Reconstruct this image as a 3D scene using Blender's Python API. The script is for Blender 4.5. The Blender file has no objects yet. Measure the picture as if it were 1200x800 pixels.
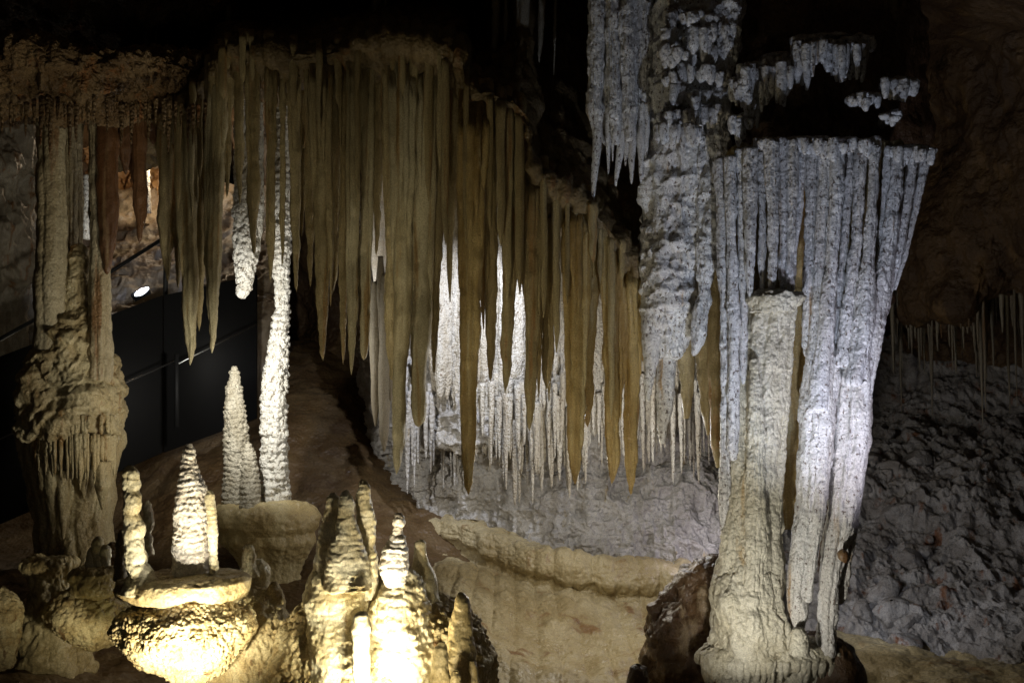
import bpy, math, random
import numpy as np
from mathutils import Vector, Matrix

random.seed(7)
scn = bpy.context.scene
COL = scn.collection
R = math.radians

# ---------------------------------------------------------------- camera
F = 1167.0
CAM = np.array([0.0, 0.0, 2.0])
PITCH = R(3.0)
cp, sp = math.cos(PITCH), math.sin(PITCH)
cam = bpy.data.cameras.new('camera')
cam.sensor_width = 36; cam.lens = 36 * F / 1200; cam.clip_start = .05; cam.clip_end = 200
co = bpy.data.objects.new('camera', cam); COL.objects.link(co)
co.location = CAM; co.rotation_euler = (R(90) + PITCH, 0, 0)
scn.camera = co


def P(px, py, d):
    """the point seen in direction (px, py) of the photograph, d metres into the cave"""
    px = np.asarray(px, float); py = np.asarray(py, float); d = np.asarray(d, float)
    u = (px - 600) / F; v = (400 - py) / F
    yy = cp - v * sp; zz = sp + v * cp
    return np.stack([CAM[0] + u / yy * d, CAM[1] + d * np.ones_like(u), CAM[2] + zz / yy * d], -1)


# ---------------------------------------------------------------- noise
def _h(ix, iy, iz, seed):
    h = (ix * 374761393 + iy * 668265263 + iz * 2147483647 + seed * 974634777) & 0xffffffff
    h = ((h ^ (h >> 13)) * 1274126177) & 0xffffffff
    h = ((h ^ (h >> 16)) * 2246822519) & 0xffffffff
    return ((h ^ (h >> 15)) & 0xffffff) / float(0xffffff)


def vnoise(p, seed=0):
    i = np.floor(p).astype(np.int64); f = p - i
    f = f * f * f * (f * (f * 6 - 15) + 10)
    x, y, z = i[..., 0], i[..., 1], i[..., 2]
    fx, fy, fz = f[..., 0], f[..., 1], f[..., 2]
    r = 0
    for dx in (0, 1):
        wx = fx if dx else 1 - fx
        for dy in (0, 1):
            wy = fy if dy else 1 - fy
            for dz in (0, 1):
                wz = fz if dz else 1 - fz
                r = r + wx * wy * wz * _h(x + dx, y + dy, z + dz, seed)
    return r * 2 - 1


def fbm(p, octs=4, seed=0, gain=.5, ridged=False):
    r = 0; a = 1; t = 0
    for k in range(octs):
        n = vnoise(p * (2.03 ** k) + 17.3 * k, seed + k)
        if ridged: n = 1 - 2 * np.abs(n)
        r = r + a * n; t += a; a *= gain
    return r / t


def worley(p, seed=0):
    i = np.floor(p).astype(np.int64); best = np.full(p.shape[:-1], 9.0)
    for dx in (-1, 0, 1):
        for dy in (-1, 0, 1):
            for dz in (-1, 0, 1):
                c = i + np.array([dx, dy, dz])
                x, y, z = c[..., 0], c[..., 1], c[..., 2]
                q = np.stack([x + _h(x, y, z, seed), y + _h(x, y, z, seed + 1), z + _h(x, y, z, seed + 2)], -1)
                best = np.minimum(best, ((q - p) ** 2).sum(-1))
    return np.sqrt(best)


def knobs(p, size, seed=0):
    f = worley(p / size, seed)
    return np.sqrt(np.clip(1 - (f / .8) ** 2, 0, 1))


# ---------------------------------------------------------------- mesh helpers
class MB:
    def __init__(self): self.v = []; self.q = []; self.n = 0

    def grid(self, G, wrap=False):
        M, N = G.shape[:2]
        idx = np.arange(M * N).reshape(M, N) + self.n
        if wrap: idx = np.concatenate([idx, idx[:, :1]], 1)
        q = np.stack([idx[:-1, :-1], idx[:-1, 1:], idx[1:, 1:], idx[1:, :-1]], -1).reshape(-1, 4)
        self.v.append(G.reshape(-1, 3)); self.q.append(q); self.n += M * N

    def box(self, c, s, rot=None):
        c = np.array(c, float); s = np.array(s, float) / 2
        v = np.array([[x, y, z] for x in (-1, 1) for y in (-1, 1) for z in (-1, 1)], float) * s
        if rot is not None: v = v @ np.array(rot.to_3x3().transposed())
        q = np.array([[0, 1, 3, 2], [4, 6, 7, 5], [0, 4, 5, 1], [2, 3, 7, 6], [0, 2, 6, 4], [1, 5, 7, 3]]) + self.n
        self.v.append(v + c); self.q.append(q); self.n += 8

    def bar(self, a, b, r, n=10):
        a = Vector(a); b = Vector(b); d = (b - a).normalized()
        s = d.cross(Vector((0, 0, 1)) if abs(d.z) < .9 else Vector((1, 0, 0))).normalized(); t = d.cross(s)
        G = []
        for pt, rr in ((a, 1e-4), (a, r), (b, r), (b, 1e-4)):
            G.append([list(pt + (s * math.cos(k * 2 * math.pi / n) + t * math.sin(k * 2 * math.pi / n)) * rr) for k in range(n)])
        self.grid(np.array(G), True)

    def build(self, name, m, parent=None, flat=False, origin=None):
        v = np.concatenate(self.v).astype(np.float32); q = np.concatenate(self.q).astype(np.int32)
        if origin is None:
            origin = ((v[:, 0].min() + v[:, 0].max()) / 2, (v[:, 1].min() + v[:, 1].max()) / 2, float(v[:, 2].min())) if parent is None else tuple(ORI[parent.name])
        origin = np.array(origin, np.float32)
        me = bpy.data.meshes.new(name)
        me.vertices.add(len(v)); me.vertices.foreach_set('co', (v - origin).ravel())
        me.loops.add(q.size); me.loops.foreach_set('vertex_index', q.ravel())
        me.polygons.add(len(q)); me.polygons.foreach_set('loop_start', np.arange(0, q.size, 4, dtype=np.int32))
        me.polygons.foreach_set('loop_total', np.full(len(q), 4, np.int32))
        me.update(calc_edges=True); me.validate()
        if not flat: me.shade_smooth()
        me.materials.append(m)
        o = bpy.data.objects.new(name, me); COL.objects.link(o)
        if parent is None:
            o.location = origin.tolist()
        else:
            o.parent = parent
        ORI[o.name] = origin
        return o


ORI = {}


def root(name, loc):
    o = bpy.data.objects.new(name, None); COL.objects.link(o); o.location = [float(x) for x in loc]
    o.empty_display_size = .1
    ORI[o.name] = np.array(loc, np.float32)
    return o


def tag(o, label, cat, group=None):
    o['label'] = label; o['category'] = cat
    if group: o['group'] = group
    return o


def setting(o, kind='structure'):
    o['kind'] = kind; return o


def gnormals(G, wrap=False):
    if wrap:
        du = np.roll(G, -1, 1) - np.roll(G, 1, 1)
    else:
        du = np.gradient(G, axis=1)
    dv = np.gradient(G, axis=0)
    n = np.cross(du, dv); l = np.linalg.norm(n, axis=-1, keepdims=True)
    return n / np.maximum(l, 1e-9)


def disp(Pt, o, cap=None):
    """sum of displacement layers, metres"""
    r = np.zeros(Pt.shape[:-1]); sd = o.get('seed', 0)

    def lim(a): return a if cap is None else np.minimum(a, cap)
    if 'lump' in o:
        for (a, s, vs) in ([o['lump']] if isinstance(o['lump'], tuple) else o['lump']):
            r = r + lim(a) * fbm(Pt / s * np.array([1, 1, 1 / vs]), 4, sd)
    if 'ridge' in o:
        a, s, vs = o['ridge']; r = r + lim(a) * fbm(Pt / s * np.array([1, 1, 1 / vs]), 4, sd + 40, ridged=True)
    if 'pop' in o:
        for (a, s) in ([o['pop']] if isinstance(o['pop'], tuple) else o['pop']):
            m = .65 + .35 * vnoise(Pt / (s * 4), sd + 9)
            r = r + lim(a) * m * (knobs(Pt, s, sd + 3) - .4)
    if 'ring' in o:
        a, s = o['ring']
        w = Pt[..., 2] / s + .5 * vnoise(Pt / (s * 4), sd + 5) + .3 * vnoise(Pt / (s * 1.2), sd + 6)
        fr = w - np.floor(w); h = _h(np.floor(w).astype(np.int64), np.zeros_like(w, dtype=np.int64), np.zeros_like(w, dtype=np.int64), sd)
        r = r + lim(a) * (np.sqrt(np.clip(1 - (2 * fr - 1) ** 2, 0, 1)) - .6) * (.4 + h)
    if 'tier' in o:      # overhanging drip tiers: bulges downwards then cuts back
        a, s = o['tier']
        w = -Pt[..., 2] / s + 1.0 * vnoise(Pt * np.array([1, 1, .5]) / (s * 1.2), sd + 15) + .16 * vnoise(Pt * np.array([1, 1, .2]) / .03, sd + 16)
        fr = w - np.floor(w)
        r = r + lim(a) * (fr ** 1.3 * (1 - np.clip((fr - .86) / .14, 0, 1)) - .4)
    return r


def prof(vals, M, smooth):
    """densify control values along the arc, rounding the corners"""
    vals = np.asarray(vals, float)
    seg = np.linalg.norm(np.diff(vals[:, :3], axis=0), axis=1) + np.abs(np.diff(vals[:, 3]))
    t = np.concatenate([[0], np.cumsum(seg)]); tt = np.linspace(0, t[-1], M)
    out = np.stack([np.interp(tt, t, vals[:, k]) for k in range(vals.shape[1])], -1)
    w = max(1, int(M * smooth))
    if w > 1:
        k = np.hanning(2 * w + 1); k /= k.sum()
        a, b = out[0], out[-1]
        pad = np.concatenate([2 * a - out[w:0:-1], out, 2 * b - out[-2:-w - 2:-1]])
        out = np.stack([np.convolve(pad[:, c], k, 'valid') for c in range(out.shape[1])], -1)
    return out, t[-1]


def tube(mb, pts, d, n=40, step=.012, flat=1.0, smooth=.035, flute=None, closed=True, yaw=0, **o):
    """a column, stalactite or mound: pts = (px, py, half width px[, extra depth]) from one end to the other"""
    s = d / F / cp
    rows = []
    for p in pts:
        dd = p[3] if len(p) > 3 else 0
        c = P(p[0], p[1], d + dd); rows.append([*c, p[2] * (d + dd) / F])
    if closed:
        a = list(rows[0]); a[3] = 1e-4; b = list(rows[-1]); b[3] = 1e-4
        if rows[0][3] > .012: rows.insert(0, a)
        if rows[-1][3] > .003: rows.append(b)
    L = sum(math.dist(rows[i][:3], rows[i + 1][:3]) + abs(rows[i][3] - rows[i + 1][3]) for i in range(len(rows) - 1))
    M = max(8, int(L / step))
    c, L = prof(rows, M, smooth)
    r = np.maximum(c[:, 3], 2e-4)[:, None]
    th = np.linspace(0, 2 * math.pi, n, endpoint=False)[None, :]
    sd = o.get('seed', 0)
    rr = r * np.ones_like(th)
    if flute:                                   # vertical ribs
        A, k = flute
        base = np.stack([np.cos(th) * 1.3 * np.ones_like(r), np.sin(th) * 1.3 * np.ones_like(r), c[:, 2:3] * .9 * np.ones_like(th)], -1)
        w = th * k / 2 + 1.6 * vnoise(base * 1.2, sd + 21)
        rb = np.abs(np.sin(w)) ** .7
        rr = rr * (1 + A * (rb - .6))
    G = np.stack([c[:, 0:1] + rr * np.cos(th + yaw), c[:, 1:2] + rr * np.sin(th + yaw) * flat, c[:, 2:3] * np.ones_like(th)], -1)
    N = gnormals(G, True)
    # outward
    out = G - c[:, None, :3]
    sg = np.sign((N * out).sum(-1).mean()); N = N * (sg if sg != 0 else 1)
    D = disp(G, o, cap=r * .45)
    fade = np.clip(r / .01, 0, 1)
    G = G + N * (D * fade)[..., None]
    if sg < 0: G = G[::-1]
    mb.grid(G[:, ::1], True)
    return mb


def hsweep(mb, pts, n=64, step=.02, smooth=.04, **o):
    """a lumpy ledge running sideways: pts = (px, py, d, half height px, half depth m)"""
    rows = [[*P(p[0], p[1], p[2]), p[3] * p[2] / F, p[4]] for p in pts]
    a = list(rows[0]); a[3] = a[4] = 1e-3; b = list(rows[-1]); b[3] = b[4] = 1e-3
    rows = [a] + rows + [b]
    L = sum(math.dist(rows[i][:3], rows[i + 1][:3]) + abs(rows[i][3] - rows[i + 1][3]) for i in range(len(rows) - 1))
    c, L = prof(rows, max(10, int(L / step)), smooth)
    th = np.linspace(0, 2 * math.pi, n, endpoint=False)[None, :]
    G = np.stack([c[:, 0:1] * np.ones_like(th), c[:, 1:2] + c[:, 4:5] * np.cos(th), c[:, 2:3] + c[:, 3:4] * np.sin(th)], -1)
    N = gnormals(G, True); out = G - c[:, None, :3]
    N = N * np.sign((N * out).sum(-1).mean())
    G = G + N * disp(G, o, cap=np.maximum(c[:, 3:4], 1e-3) * .9)[..., None]
    mb.grid(G, True); return mb


def cr(C, m):
    """Catmull-Rom along axis 0"""
    n = len(C); t = np.linspace(0, n - 1, m); i = np.clip(np.floor(t).astype(int), 0, n - 2); f = (t - i).reshape(-1, *([1] * (C.ndim - 1)))
    p0 = C[np.clip(i - 1, 0, n - 1)]; p1 = C[i]; p2 = C[i + 1]; p3 = C[np.clip(i + 2, 0, n - 1)]
    return .5 * (2 * p1 + (p2 - p0) * f + (2 * p0 - 5 * p1 + 4 * p2 - p3) * f * f + (3 * p1 - p0 - 3 * p2 + p3) * f ** 3)


def sheet(mb, rows, nu, nv, ribs=None, face=(0, -1, .3), world=False, **o):
    C = np.array([[(p if world else P(*p)) for p in row] for row in rows], float)
    G = cr(C, nv); G = np.swapaxes(cr(np.swapaxes(G, 0, 1), nu), 0, 1)
    N = gnormals(G)
    sg = np.sign((N * np.array(face)).sum(-1).mean()); N = N * (sg if sg else 1)
    D = disp(G, o)
    if ribs:
        A, k, zlo, zhi = ribs
        w = G[..., 0] * k + 1.3 * vnoise(G * np.array([2, 2, .7]), 33)
        e = np.clip((G[..., 2] - zlo) / .12, 0, 1) * np.clip((zhi - G[..., 2]) / .12 + 1, 0, 1)
        D = D + A * e * (np.abs(np.sin(w)) ** .6 - .6) * (.7 + .5 * vnoise(G * np.array([3, 3, 1.]), 34))
    mb.grid(G + N * D[..., None]); return mb


# ---------------------------------------------------------------- materials
def mat(name, c1, c2, c3=None, speck=None, scale=4, vs=.3, rough=.5, bump=(70, .5, .01), vor=None, stain=.55, spec=.4, sss=0):
    m = bpy.data.materials.new(name); m.use_nodes = True
    nt = m.node_tree; N = nt.nodes; L = nt.links
    b = N['Principled BSDF']; b.inputs['Roughness'].default_value = rough
    b.inputs['Specular IOR Level'].default_value = spec
    if sss:
        b.inputs['Subsurface Weight'].default_value = sss; b.inputs['Subsurface Radius'].default_value = (.03, .018, .008); b.inputs['Subsurface Scale'].default_value = 1
    geo = N.new('ShaderNodeNewGeometry')

    def noise(sc, vs_, det=5, off=0):
        mp = N.new('ShaderNodeMapping'); mp.inputs['Scale'].default_value = (sc, sc, sc * vs_); mp.inputs['Location'].default_value = (off, off * .7, 0)
        L.new(geo.outputs['Position'], mp.inputs['Vector'])
        t = N.new('ShaderNodeTexNoise'); t.inputs['Scale'].default_value = 1; t.inputs['Detail'].default_value = det; t.inputs['Roughness'].default_value = .6
        L.new(mp.outputs[0], t.inputs['Vector']); return t.outputs['Fac']

    def ramp(src, a, b_):
        r = N.new('ShaderNodeMapRange'); r.inputs[1].default_value = a; r.inputs[2].default_value = b_; r.clamp = True
        r.interpolation_type = 'SMOOTHSTEP'; L.new(src, r.inputs[0]); return r.outputs[0]

    def mix(f, a, b_):
        x = N.new('ShaderNodeMix'); x.data_type = 'RGBA'
        if isinstance(f, float): x.inputs[0].default_value = f
        else: L.new(f, x.inputs[0])
        for s, i in ((a, 6), (b_, 7)):
            if isinstance(s, tuple): x.inputs[i].default_value = (*s, 1)
            else: L.new(s, x.inputs[i])
        return x.outputs[2]
    col = mix(ramp(noise(scale, vs), .38, .62), c1, c2)
    if c3: col = mix(ramp(noise(scale * 1.7, vs * .5, 6, 5.3), stain, stain + .12), col, c3)
    if speck:
        sc, amt, sc_col = speck
        f = ramp(noise(sc, .6, 3, 9.1), .60 - amt * .2, .66 - amt * .15)
        col = mix(f, col, sc_col)
    # grain of the calcite
    g = ramp(noise(150, 1, 2, 2.2), .3, .7)
    hs = N.new('ShaderNodeMix'); hs.data_type = 'RGBA'; hs.blend_type = 'MULTIPLY'; hs.inputs[0].default_value = .35
    L.new(col, hs.inputs[6]); L.new(g, hs.inputs[7]); col = hs.outputs[2]
    L.new(col, b.inputs['Base Color'])
    rg = N.new('ShaderNodeMapRange'); rg.inputs[1].default_value = .35; rg.inputs[2].default_value = .65; rg.inputs[3].default_value = max(.12, rough - .22); rg.inputs[4].default_value = rough + .15
    L.new(noise(scale * 2.2, max(vs, .15), 4, 7.7), rg.inputs[0]); L.new(rg.outputs[0], b.inputs['Roughness'])
    h = noise(bump[0], 1, 5, 1.1)
    if vor:
        mp = N.new('ShaderNodeMapping'); mp.inputs['Scale'].default_value = (vor[0],) * 3; L.new(geo.outputs['Position'], mp.inputs['Vector'])
        v = N.new('ShaderNodeTexVoronoi'); L.new(mp.outputs[0], v.inputs['Vector']); v.inputs['Scale'].default_value = 1
        mm = N.new('ShaderNodeMath'); mm.operation = 'MULTIPLY_ADD'; mm.inputs[1].default_value = -vor[1]
        L.new(v.outputs['Distance'], mm.inputs[0]); L.new(h, mm.inputs[2]); h = mm.outputs[0]
    bp = N.new('ShaderNodeBump'); bp.inputs['Strength'].default_value = bump[1]; bp.inputs['Distance'].default_value = bump[2]
    L.new(h, bp.inputs['Height']); L.new(bp.outputs[0], b.inputs['Normal'])
    return m


M_tan = mat('honey_calcite', (.48, .39, .21), (.31, .235, .11), (.33, .19, .07), scale=11, vs=.08, rough=.45, bump=(120, .8, .008))
M_tan2 = mat('pale_honey_calcite', (.57, .50, .32), (.40, .33, .18), (.38, .25, .10), scale=11, vs=.09, rough=.48, bump=(130, .6, .006))
M_amber = mat('amber_calcite', (.49, .36, .15), (.34, .22, .075), (.57, .47, .26), scale=13, vs=.07, rough=.38, bump=(120, .8, .008))
M_ora = mat('rust_calcite', (.17, .085, .04), (.11, .05, .022), (.22, .14, .07), scale=8, vs=.1, rough=.4)
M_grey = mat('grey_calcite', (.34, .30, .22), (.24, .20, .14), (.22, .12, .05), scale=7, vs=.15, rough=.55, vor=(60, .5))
M_white = mat('white_crystal', (.86, .84, .76), (.74, .71, .62), (.62, .52, .36), speck=(55, .15, (.25, .20, .14)), scale=12, vs=.6, rough=.5, bump=(110, .8, .012), vor=(70, .8), stain=.66)
M_frost = mat('frosted_calcite', (.74, .74, .74), (.62, .60, .58), (.45, .30, .15), speck=(75, .12, (.16, .13, .11)), scale=9, vs=.10, rough=.45, bump=(110, .6, .008), vor=(80, .6), stain=.60)
M_frost2 = mat('clean_frosted_calcite', (.78, .77, .75), (.67, .64, .59), (.48, .32, .17), speck=(75, .06, (.22, .18, .15)), scale=9, vs=.10, rough=.38, bump=(100, .6, .010), vor=(70, .6), stain=.60)
M_pil = mat('greenish_pillar_calcite', (.66, .62, .50), (.54, .49, .36), (.44, .32, .16), scale=7, vs=.2, rough=.4, bump=(90, .7, .012), vor=(55, .6), stain=.62)
M_dimmed = mat('dimmed_white_crystal', (.50, .46, .36), (.38, .34, .25), (.30, .22, .12), scale=12, vs=.6, rough=.5, bump=(110, .8, .012), vor=(70, .8), stain=.62)  # greyish crystal, darkened further in colour to stand in for weaker light
M_lgrey = mat('light_grey_pipe_calcite', (.52, .45, .31), (.38, .31, .19), (.26, .15, .07), scale=7, vs=.2, rough=.5, bump=(70, .7, .01), vor=(60, .5))
M_cream = mat('cream_flowstone', (.60, .50, .28), (.48, .37, .18), (.30, .18, .06), scale=5, vs=.8, rough=.4, bump=(60, .5, .01), vor=(60, .5), stain=.6)
M_pop = mat('cave_popcorn', (.62, .52, .29), (.44, .33, .15), (.18, .10, .035), scale=10, vs=1, rough=.7, bump=(90, .7, .01), vor=(60, .8), stain=.57)
M_layer = mat('layered_stalagmite_calcite', (.78, .72, .52), (.62, .52, .30), (.36, .22, .08), scale=6, vs=1.6, rough=.42, bump=(80, .5, .008), stain=.62)
M_pink = mat('pinkish_white_stalagmite_calcite', (.86, .81, .72), (.76, .67, .54), (.44, .3, .16), scale=5, vs=3.5, rough=.4, bump=(80, .6, .008), vor=(60, .5), stain=.66)
M_shelf = mat('brown_shelf_calcite', (.20, .145, .07), (.13, .09, .04), (.18, .09, .03), scale=7, vs=.3, rough=.5, bump=(80, .8, .012), vor=(55, .5))
M_brown = mat('brown_cave_rock', (.14, .085, .04), (.08, .045, .02), (.20, .12, .05), scale=2.5, vs=.8, rough=.55, bump=(25, .9, .03), vor=(20, .4))
M_bwet = mat('wet_brown_rock', (.17, .10, .05), (.09, .05, .025), (.34, .25, .15), scale=4, vs=.7, rough=.25, bump=(35, .9, .02), spec=.6)
M_ledge = mat('brown_popcorn_rock', (.24, .16, .08), (.15, .09, .04), (.28, .12, .04), scale=5, vs=.8, rough=.55, bump=(60, 1, .015), vor=(50, 1))
M_flow = mat('flowstone_floor_calcite', (.53, .44, .26), (.41, .32, .165), (.26, .15, .06), scale=2.5, vs=.5, rough=.42, bump=(45, .6, .012), vor=(40, .7), stain=.58)
M_slope = mat('brown_flowstone_slope', (.17, .11, .05), (.12, .07, .028), (.09, .05, .02), scale=2.2, vs=.7, rough=.5, bump=(40, .7, .015), vor=(34, .6))
M_bwall = mat('grey_crystal_wall', (.60, .57, .53), (.44, .41, .37), (.42, .33, .18), scale=6, vs=.5, rough=.5, bump=(50, 1, .02), vor=(32, .8), stain=.6)
M_drap = mat('white_drapery_calcite', (.66, .62, .54), (.52, .46, .36), (.48, .36, .18), speck=(60, .05, (.26, .20, .14)), scale=9, vs=.12, rough=.45, bump=(80, .9, .014), vor=(60, .8), stain=.62)
M_rub = mat('grey_rubble', (.50, .47, .44), (.30, .27, .24), (.26, .12, .06), scale=5, vs=1, rough=.55, bump=(45, 1, .02), vor=(22, .5), stain=.57)
M_orock = mat('orange_cave_rock', (.42, .24, .10), (.28, .13, .05), (.46, .38, .28), scale=3, vs=.8, rough=.5, bump=(30, .8, .02))
M_cham = mat('chamber_floor_calcite', (.36, .29, .20), (.26, .18, .11), (.40, .36, .32), scale=2.5, vs=1, rough=.5, bump=(30, .7, .02))
M_lpil = mat('tiered_column_calcite', (.56, .48, .30), (.42, .33, .18), (.30, .18, .07), scale=6, vs=.35, rough=.42, bump=(70, .7, .012), vor=(50, .6))
M_metal = bpy.data.materials.new('black_painted_metal'); M_metal.use_nodes = True
_b = M_metal.node_tree.nodes['Principled BSDF']; _b.inputs['Base Color'].default_value = (.004, .004, .004, 1); _b.inputs['Roughness'].default_value = .7
_n = M_metal.node_tree.nodes.new('ShaderNodeTexNoise'); _n.inputs['Scale'].default_value = 90
_p = M_metal.node_tree.nodes.new('ShaderNodeBump'); _p.inputs['Strength'].default_value = .15; _p.inputs['Distance'].default_value = .002
M_metal.node_tree.links.new(_n.outputs['Fac'], _p.inputs['Height']); M_metal.node_tree.links.new(_p.outputs[0], _b.inputs['Normal'])
M_steel = bpy.data.materials.new('steel_cable'); M_steel.use_nodes = True
_b = M_steel.node_tree.nodes['Principled BSDF']; _b.inputs['Base Color'].default_value = (.45, .45, .45, 1); _b.inputs['Metallic'].default_value = 1; _b.inputs['Roughness'].default_value = .35
M_lens = bpy.data.materials.new('lit_lamp_glass'); M_lens.use_nodes = True
_b = M_lens.node_tree.nodes['Principled BSDF']; _b.inputs['Emission Color'].default_value = (.8, .88, 1, 1); _b.inputs['Emission Strength'].default_value = 6

# ---------------------------------------------------------------- the setting
# cave floor: depth rows, one picture height per column
cols = [-500, -100, 80, 200, 330, 450, 560, 700, 850, 1000, 1250, 1700]
frow = [
    (1.5, [1500] * 12),
    (3.0, [1000, 1000, 1000, 1000, 1000, 1000, 1000, 1000, 1010, 1010, 1000, 1000]),
    (3.9, [870, 875, 890, 920, 920, 920, 920, 920, 930, 930, 930, 930]),
    (5.0, [775, 785, 800, 820, 830, 830, 835, 840, 850, 850, 840, 840]),
    (6.0, [715, 720, 725, 735, 740, 745, 770, 790, 800, 800, 800, 800]),
    (7.0, [665, 670, 680, 660, 655, 665, 690, 730, 745, 750, 760, 760]),
    (7.8, [640, 645, 640, 585, 590, 600, 630, 690, 710, 720, 740, 740]),
    (8.6, [600, 600, 590, 530, 510, 540, 580, 650, 680, 700, 720, 720]),
    (9.6, [560, 560, 540, 500, 445, 470, 540, 620, 650, 680, 700, 700]),
    (11., [540, 540, 520, 480, 400, 420, 500, 600, 630, 660, 690, 690]),
]
mb = MB(); sheet(mb, [[(cols[j], r[1][j], r[0]) for j in range(12)] for r in frow], 420, 420, face=(0, 0, 1),
                 lump=[(.10, .8, 1), (.03, .22, 1)], ridge=(.02, .18, 1), pop=(.012, .05))
setting(mb.build('cave_floor', M_slope))
# back wall, sweeping round both sides
wrow = []
for py, dd in ((900, 0), (520, .3), (380, .4), (250, .2), (100, -.3), (-100, -1.2), (-420, -3)):
    wrow.append([(-1500, py, 4 + dd * .3), (-700, py, 7.5 + dd * .5), (-250, py, 10 + dd), (60, py, 12 + dd), (200, py, 12.6 + dd), (330, py, 10.8 + dd), (480, py, 10 + dd), (700, py, 9.8 + dd), (950, py, 9.8 + dd),
                 (1130, py, 9.2 + dd), (1400, py, 8.2 + dd), (2100, py, 4.5 + dd * .3)])
mb = MB(); sheet(mb, wrow, 460, 240, face=(0, -1, 0), lump=[(.45, 1.6, 1), (.12, .4, 1)], ridge=(.05, .25, 1))
setting(mb.build('cave_wall', M_brown))
# roof
zr = [(-3, 4.6), (1, 4.9), (3, 4.7), (5, 4.75), (6.5, 4.9), (8, 5.0), (10, 5.3), (12.5, 5.4)]
mb = MB(); sheet(mb, [[(x, y, z - .02 * abs(x) ** 1.6) for x in (-9, -6, -4, -2, 0, 2, 4, 6, 9)] for y, z in zr], 300, 300, world=True, face=(0, 0, -1),
                 lump=[(.4, 1.5, 1), (.1, .4, .6)], ridge=(.06, .3, 1))
setting(mb.build('cave_ceiling', M_brown))
# right-hand brown wall with its orange upper part
mb = MB(); sheet(mb, [[(1060, 420, 9.6), (1130, 420, 9.0), (1220, 425, 8.6), (1500, 430, 6.5)],
                      [(1050, 370, 9.4), (1120, 372, 8.6), (1220, 375, 8.1), (1500, 380, 6.0)],
                      [(1060, 345, 8.8), (1130, 350, 8.0), (1220, 320, 7.7), (1500, 320, 5.8)],
                      [(1060, 200, 9.0), (1130, 210, 8.1), (1220, 200, 7.3), (1500, 200, 5.6)],
                      [(1050, 60, 9.0), (1130, 60, 7.9), (1220, 60, 7.2), (1500, 60, 5.4)],
                      [(1050, -200, 8.6), (1130, -200, 7.4), (1220, -200, 6.8), (1500, -200, 5.2)]], 200, 260,
                 lump=[(.22, .7, 1), (.05, .2, 1)], ridge=(.04, .16, 1))
setting(mb.build('cave_wall', M_brown))
# rubble slope on the right
mb = MB(); sheet(mb, [[(900, 440, 9.5), (1000, 400, 9.6), (1100, 390, 9.5), (1220, 390, 9.0), (1500, 380, 8)],
                      [(900, 500, 9.3), (1000, 500, 9.3), (1100, 490, 9.0), (1220, 480, 8.6), (1500, 470, 7.5)],
                      [(880, 560, 8.5), (1000, 545, 8.5), (1100, 535, 8.3), (1220, 550, 8.0), (1500, 560, 7)],
                      [(860, 640, 7.8), (1000, 630, 7.8), (1100, 630, 7.6), (1220, 640, 7.2), (1500, 650, 6.4)],
                      [(860, 710, 7.1), (1000, 715, 7.0), (1100, 715, 6.9), (1220, 720, 6.5), (1500, 730, 5.8)],
                      [(860, 775, 6.6), (1000, 768, 6.6), (1100, 768, 6.5), (1220, 775, 6.1), (1500, 790, 5.4)],
                      [(860, 820, 6.5), (1000, 815, 6.5), (1100, 815, 6.4), (1220, 820, 6.0), (1500, 840, 5.3)]], 380, 380,
                 lump=[(.16, .5, .8), (.07, .16, .8)], ridge=(.05, .11, .8), pop=[(.07, .15), (.04, .07), (.015, .03)])
setting(mb.build('rubble_slope', M_rub))
# cream flowstone apron at its foot
mb = MB(); sheet(mb, [[(960, 740, 6.9), (1060, 752, 6.7), (1150, 765, 6.4), (1260, 775, 6.1), (1500, 790, 5.2)],
                      [(960, 762, 6.3), (1060, 770, 6.15), (1150, 782, 5.95), (1260, 790, 5.7), (1500, 800, 5)],
                      [(960, 790, 5.9), (1060, 798, 5.8), (1150, 806, 5.6), (1260, 812, 5.4), (1500, 830, 4.8)],
                      [(960, 860, 5.2), (1060, 868, 5.1), (1150, 870, 5.0), (1260, 870, 4.8), (1500, 880, 4.4)]], 200, 120, face=(0, 0, 1),
                 lump=[(.07, .4, 1), (.025, .12, 1)], ring=(.03, .07))
setting(mb.build('flowstone_apron', M_flow))
# rimmed flowstone floor in the middle
X = [455, 512, 570, 630, 700, 770, 830, 900]
rim = [625, 606, 621, 641, 655, 660, 662, 665]
def frw(dy, d, f=1.0, dx=0): return [(X[i] + dx, rim[i] + dy * ((.5, .75)[i] if i < 2 else 1) + (9 * math.sin(i * 2.3) if 80 < dy < 130 else 0), d[i] if isinstance(d, (list, tuple)) else d) for i in range(8)]
D0 = [8.2, 7.7, 7.3, 7.1, 7.1, 7.1, 7.1, 7.1]
def off(o): return [v + o for v in D0]
mb = MB(); sheet(mb, [frw(-8, off(1.2)), frw(-4, off(.5)), frw(-1, off(.2)), frw(1, off(0)), frw(12, off(-.08)), frw(28, off(-.12)), frw(38, off(-.07)), frw(48, off(-.12)), frw(62, off(-.38)), frw(85, off(-.72)), frw(97, off(-.88)),
                      frw(110, off(-1.08)), frw(124, off(-1.3)), frw(150, off(-1.8)), frw(215, off(-2.6)), frw(330, off(-3.2))], 400, 460, face=(0, -.5, 1),
                 lump=[(.10, .5, 1), (.035, .14, 1)], ring=(.004, .05), pop=[(.012, .05), (.010, .024)], ribs=(.03, 22, -5, 9), seed=3)
setting(mb.build('flowstone_floor', M_flow))
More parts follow.
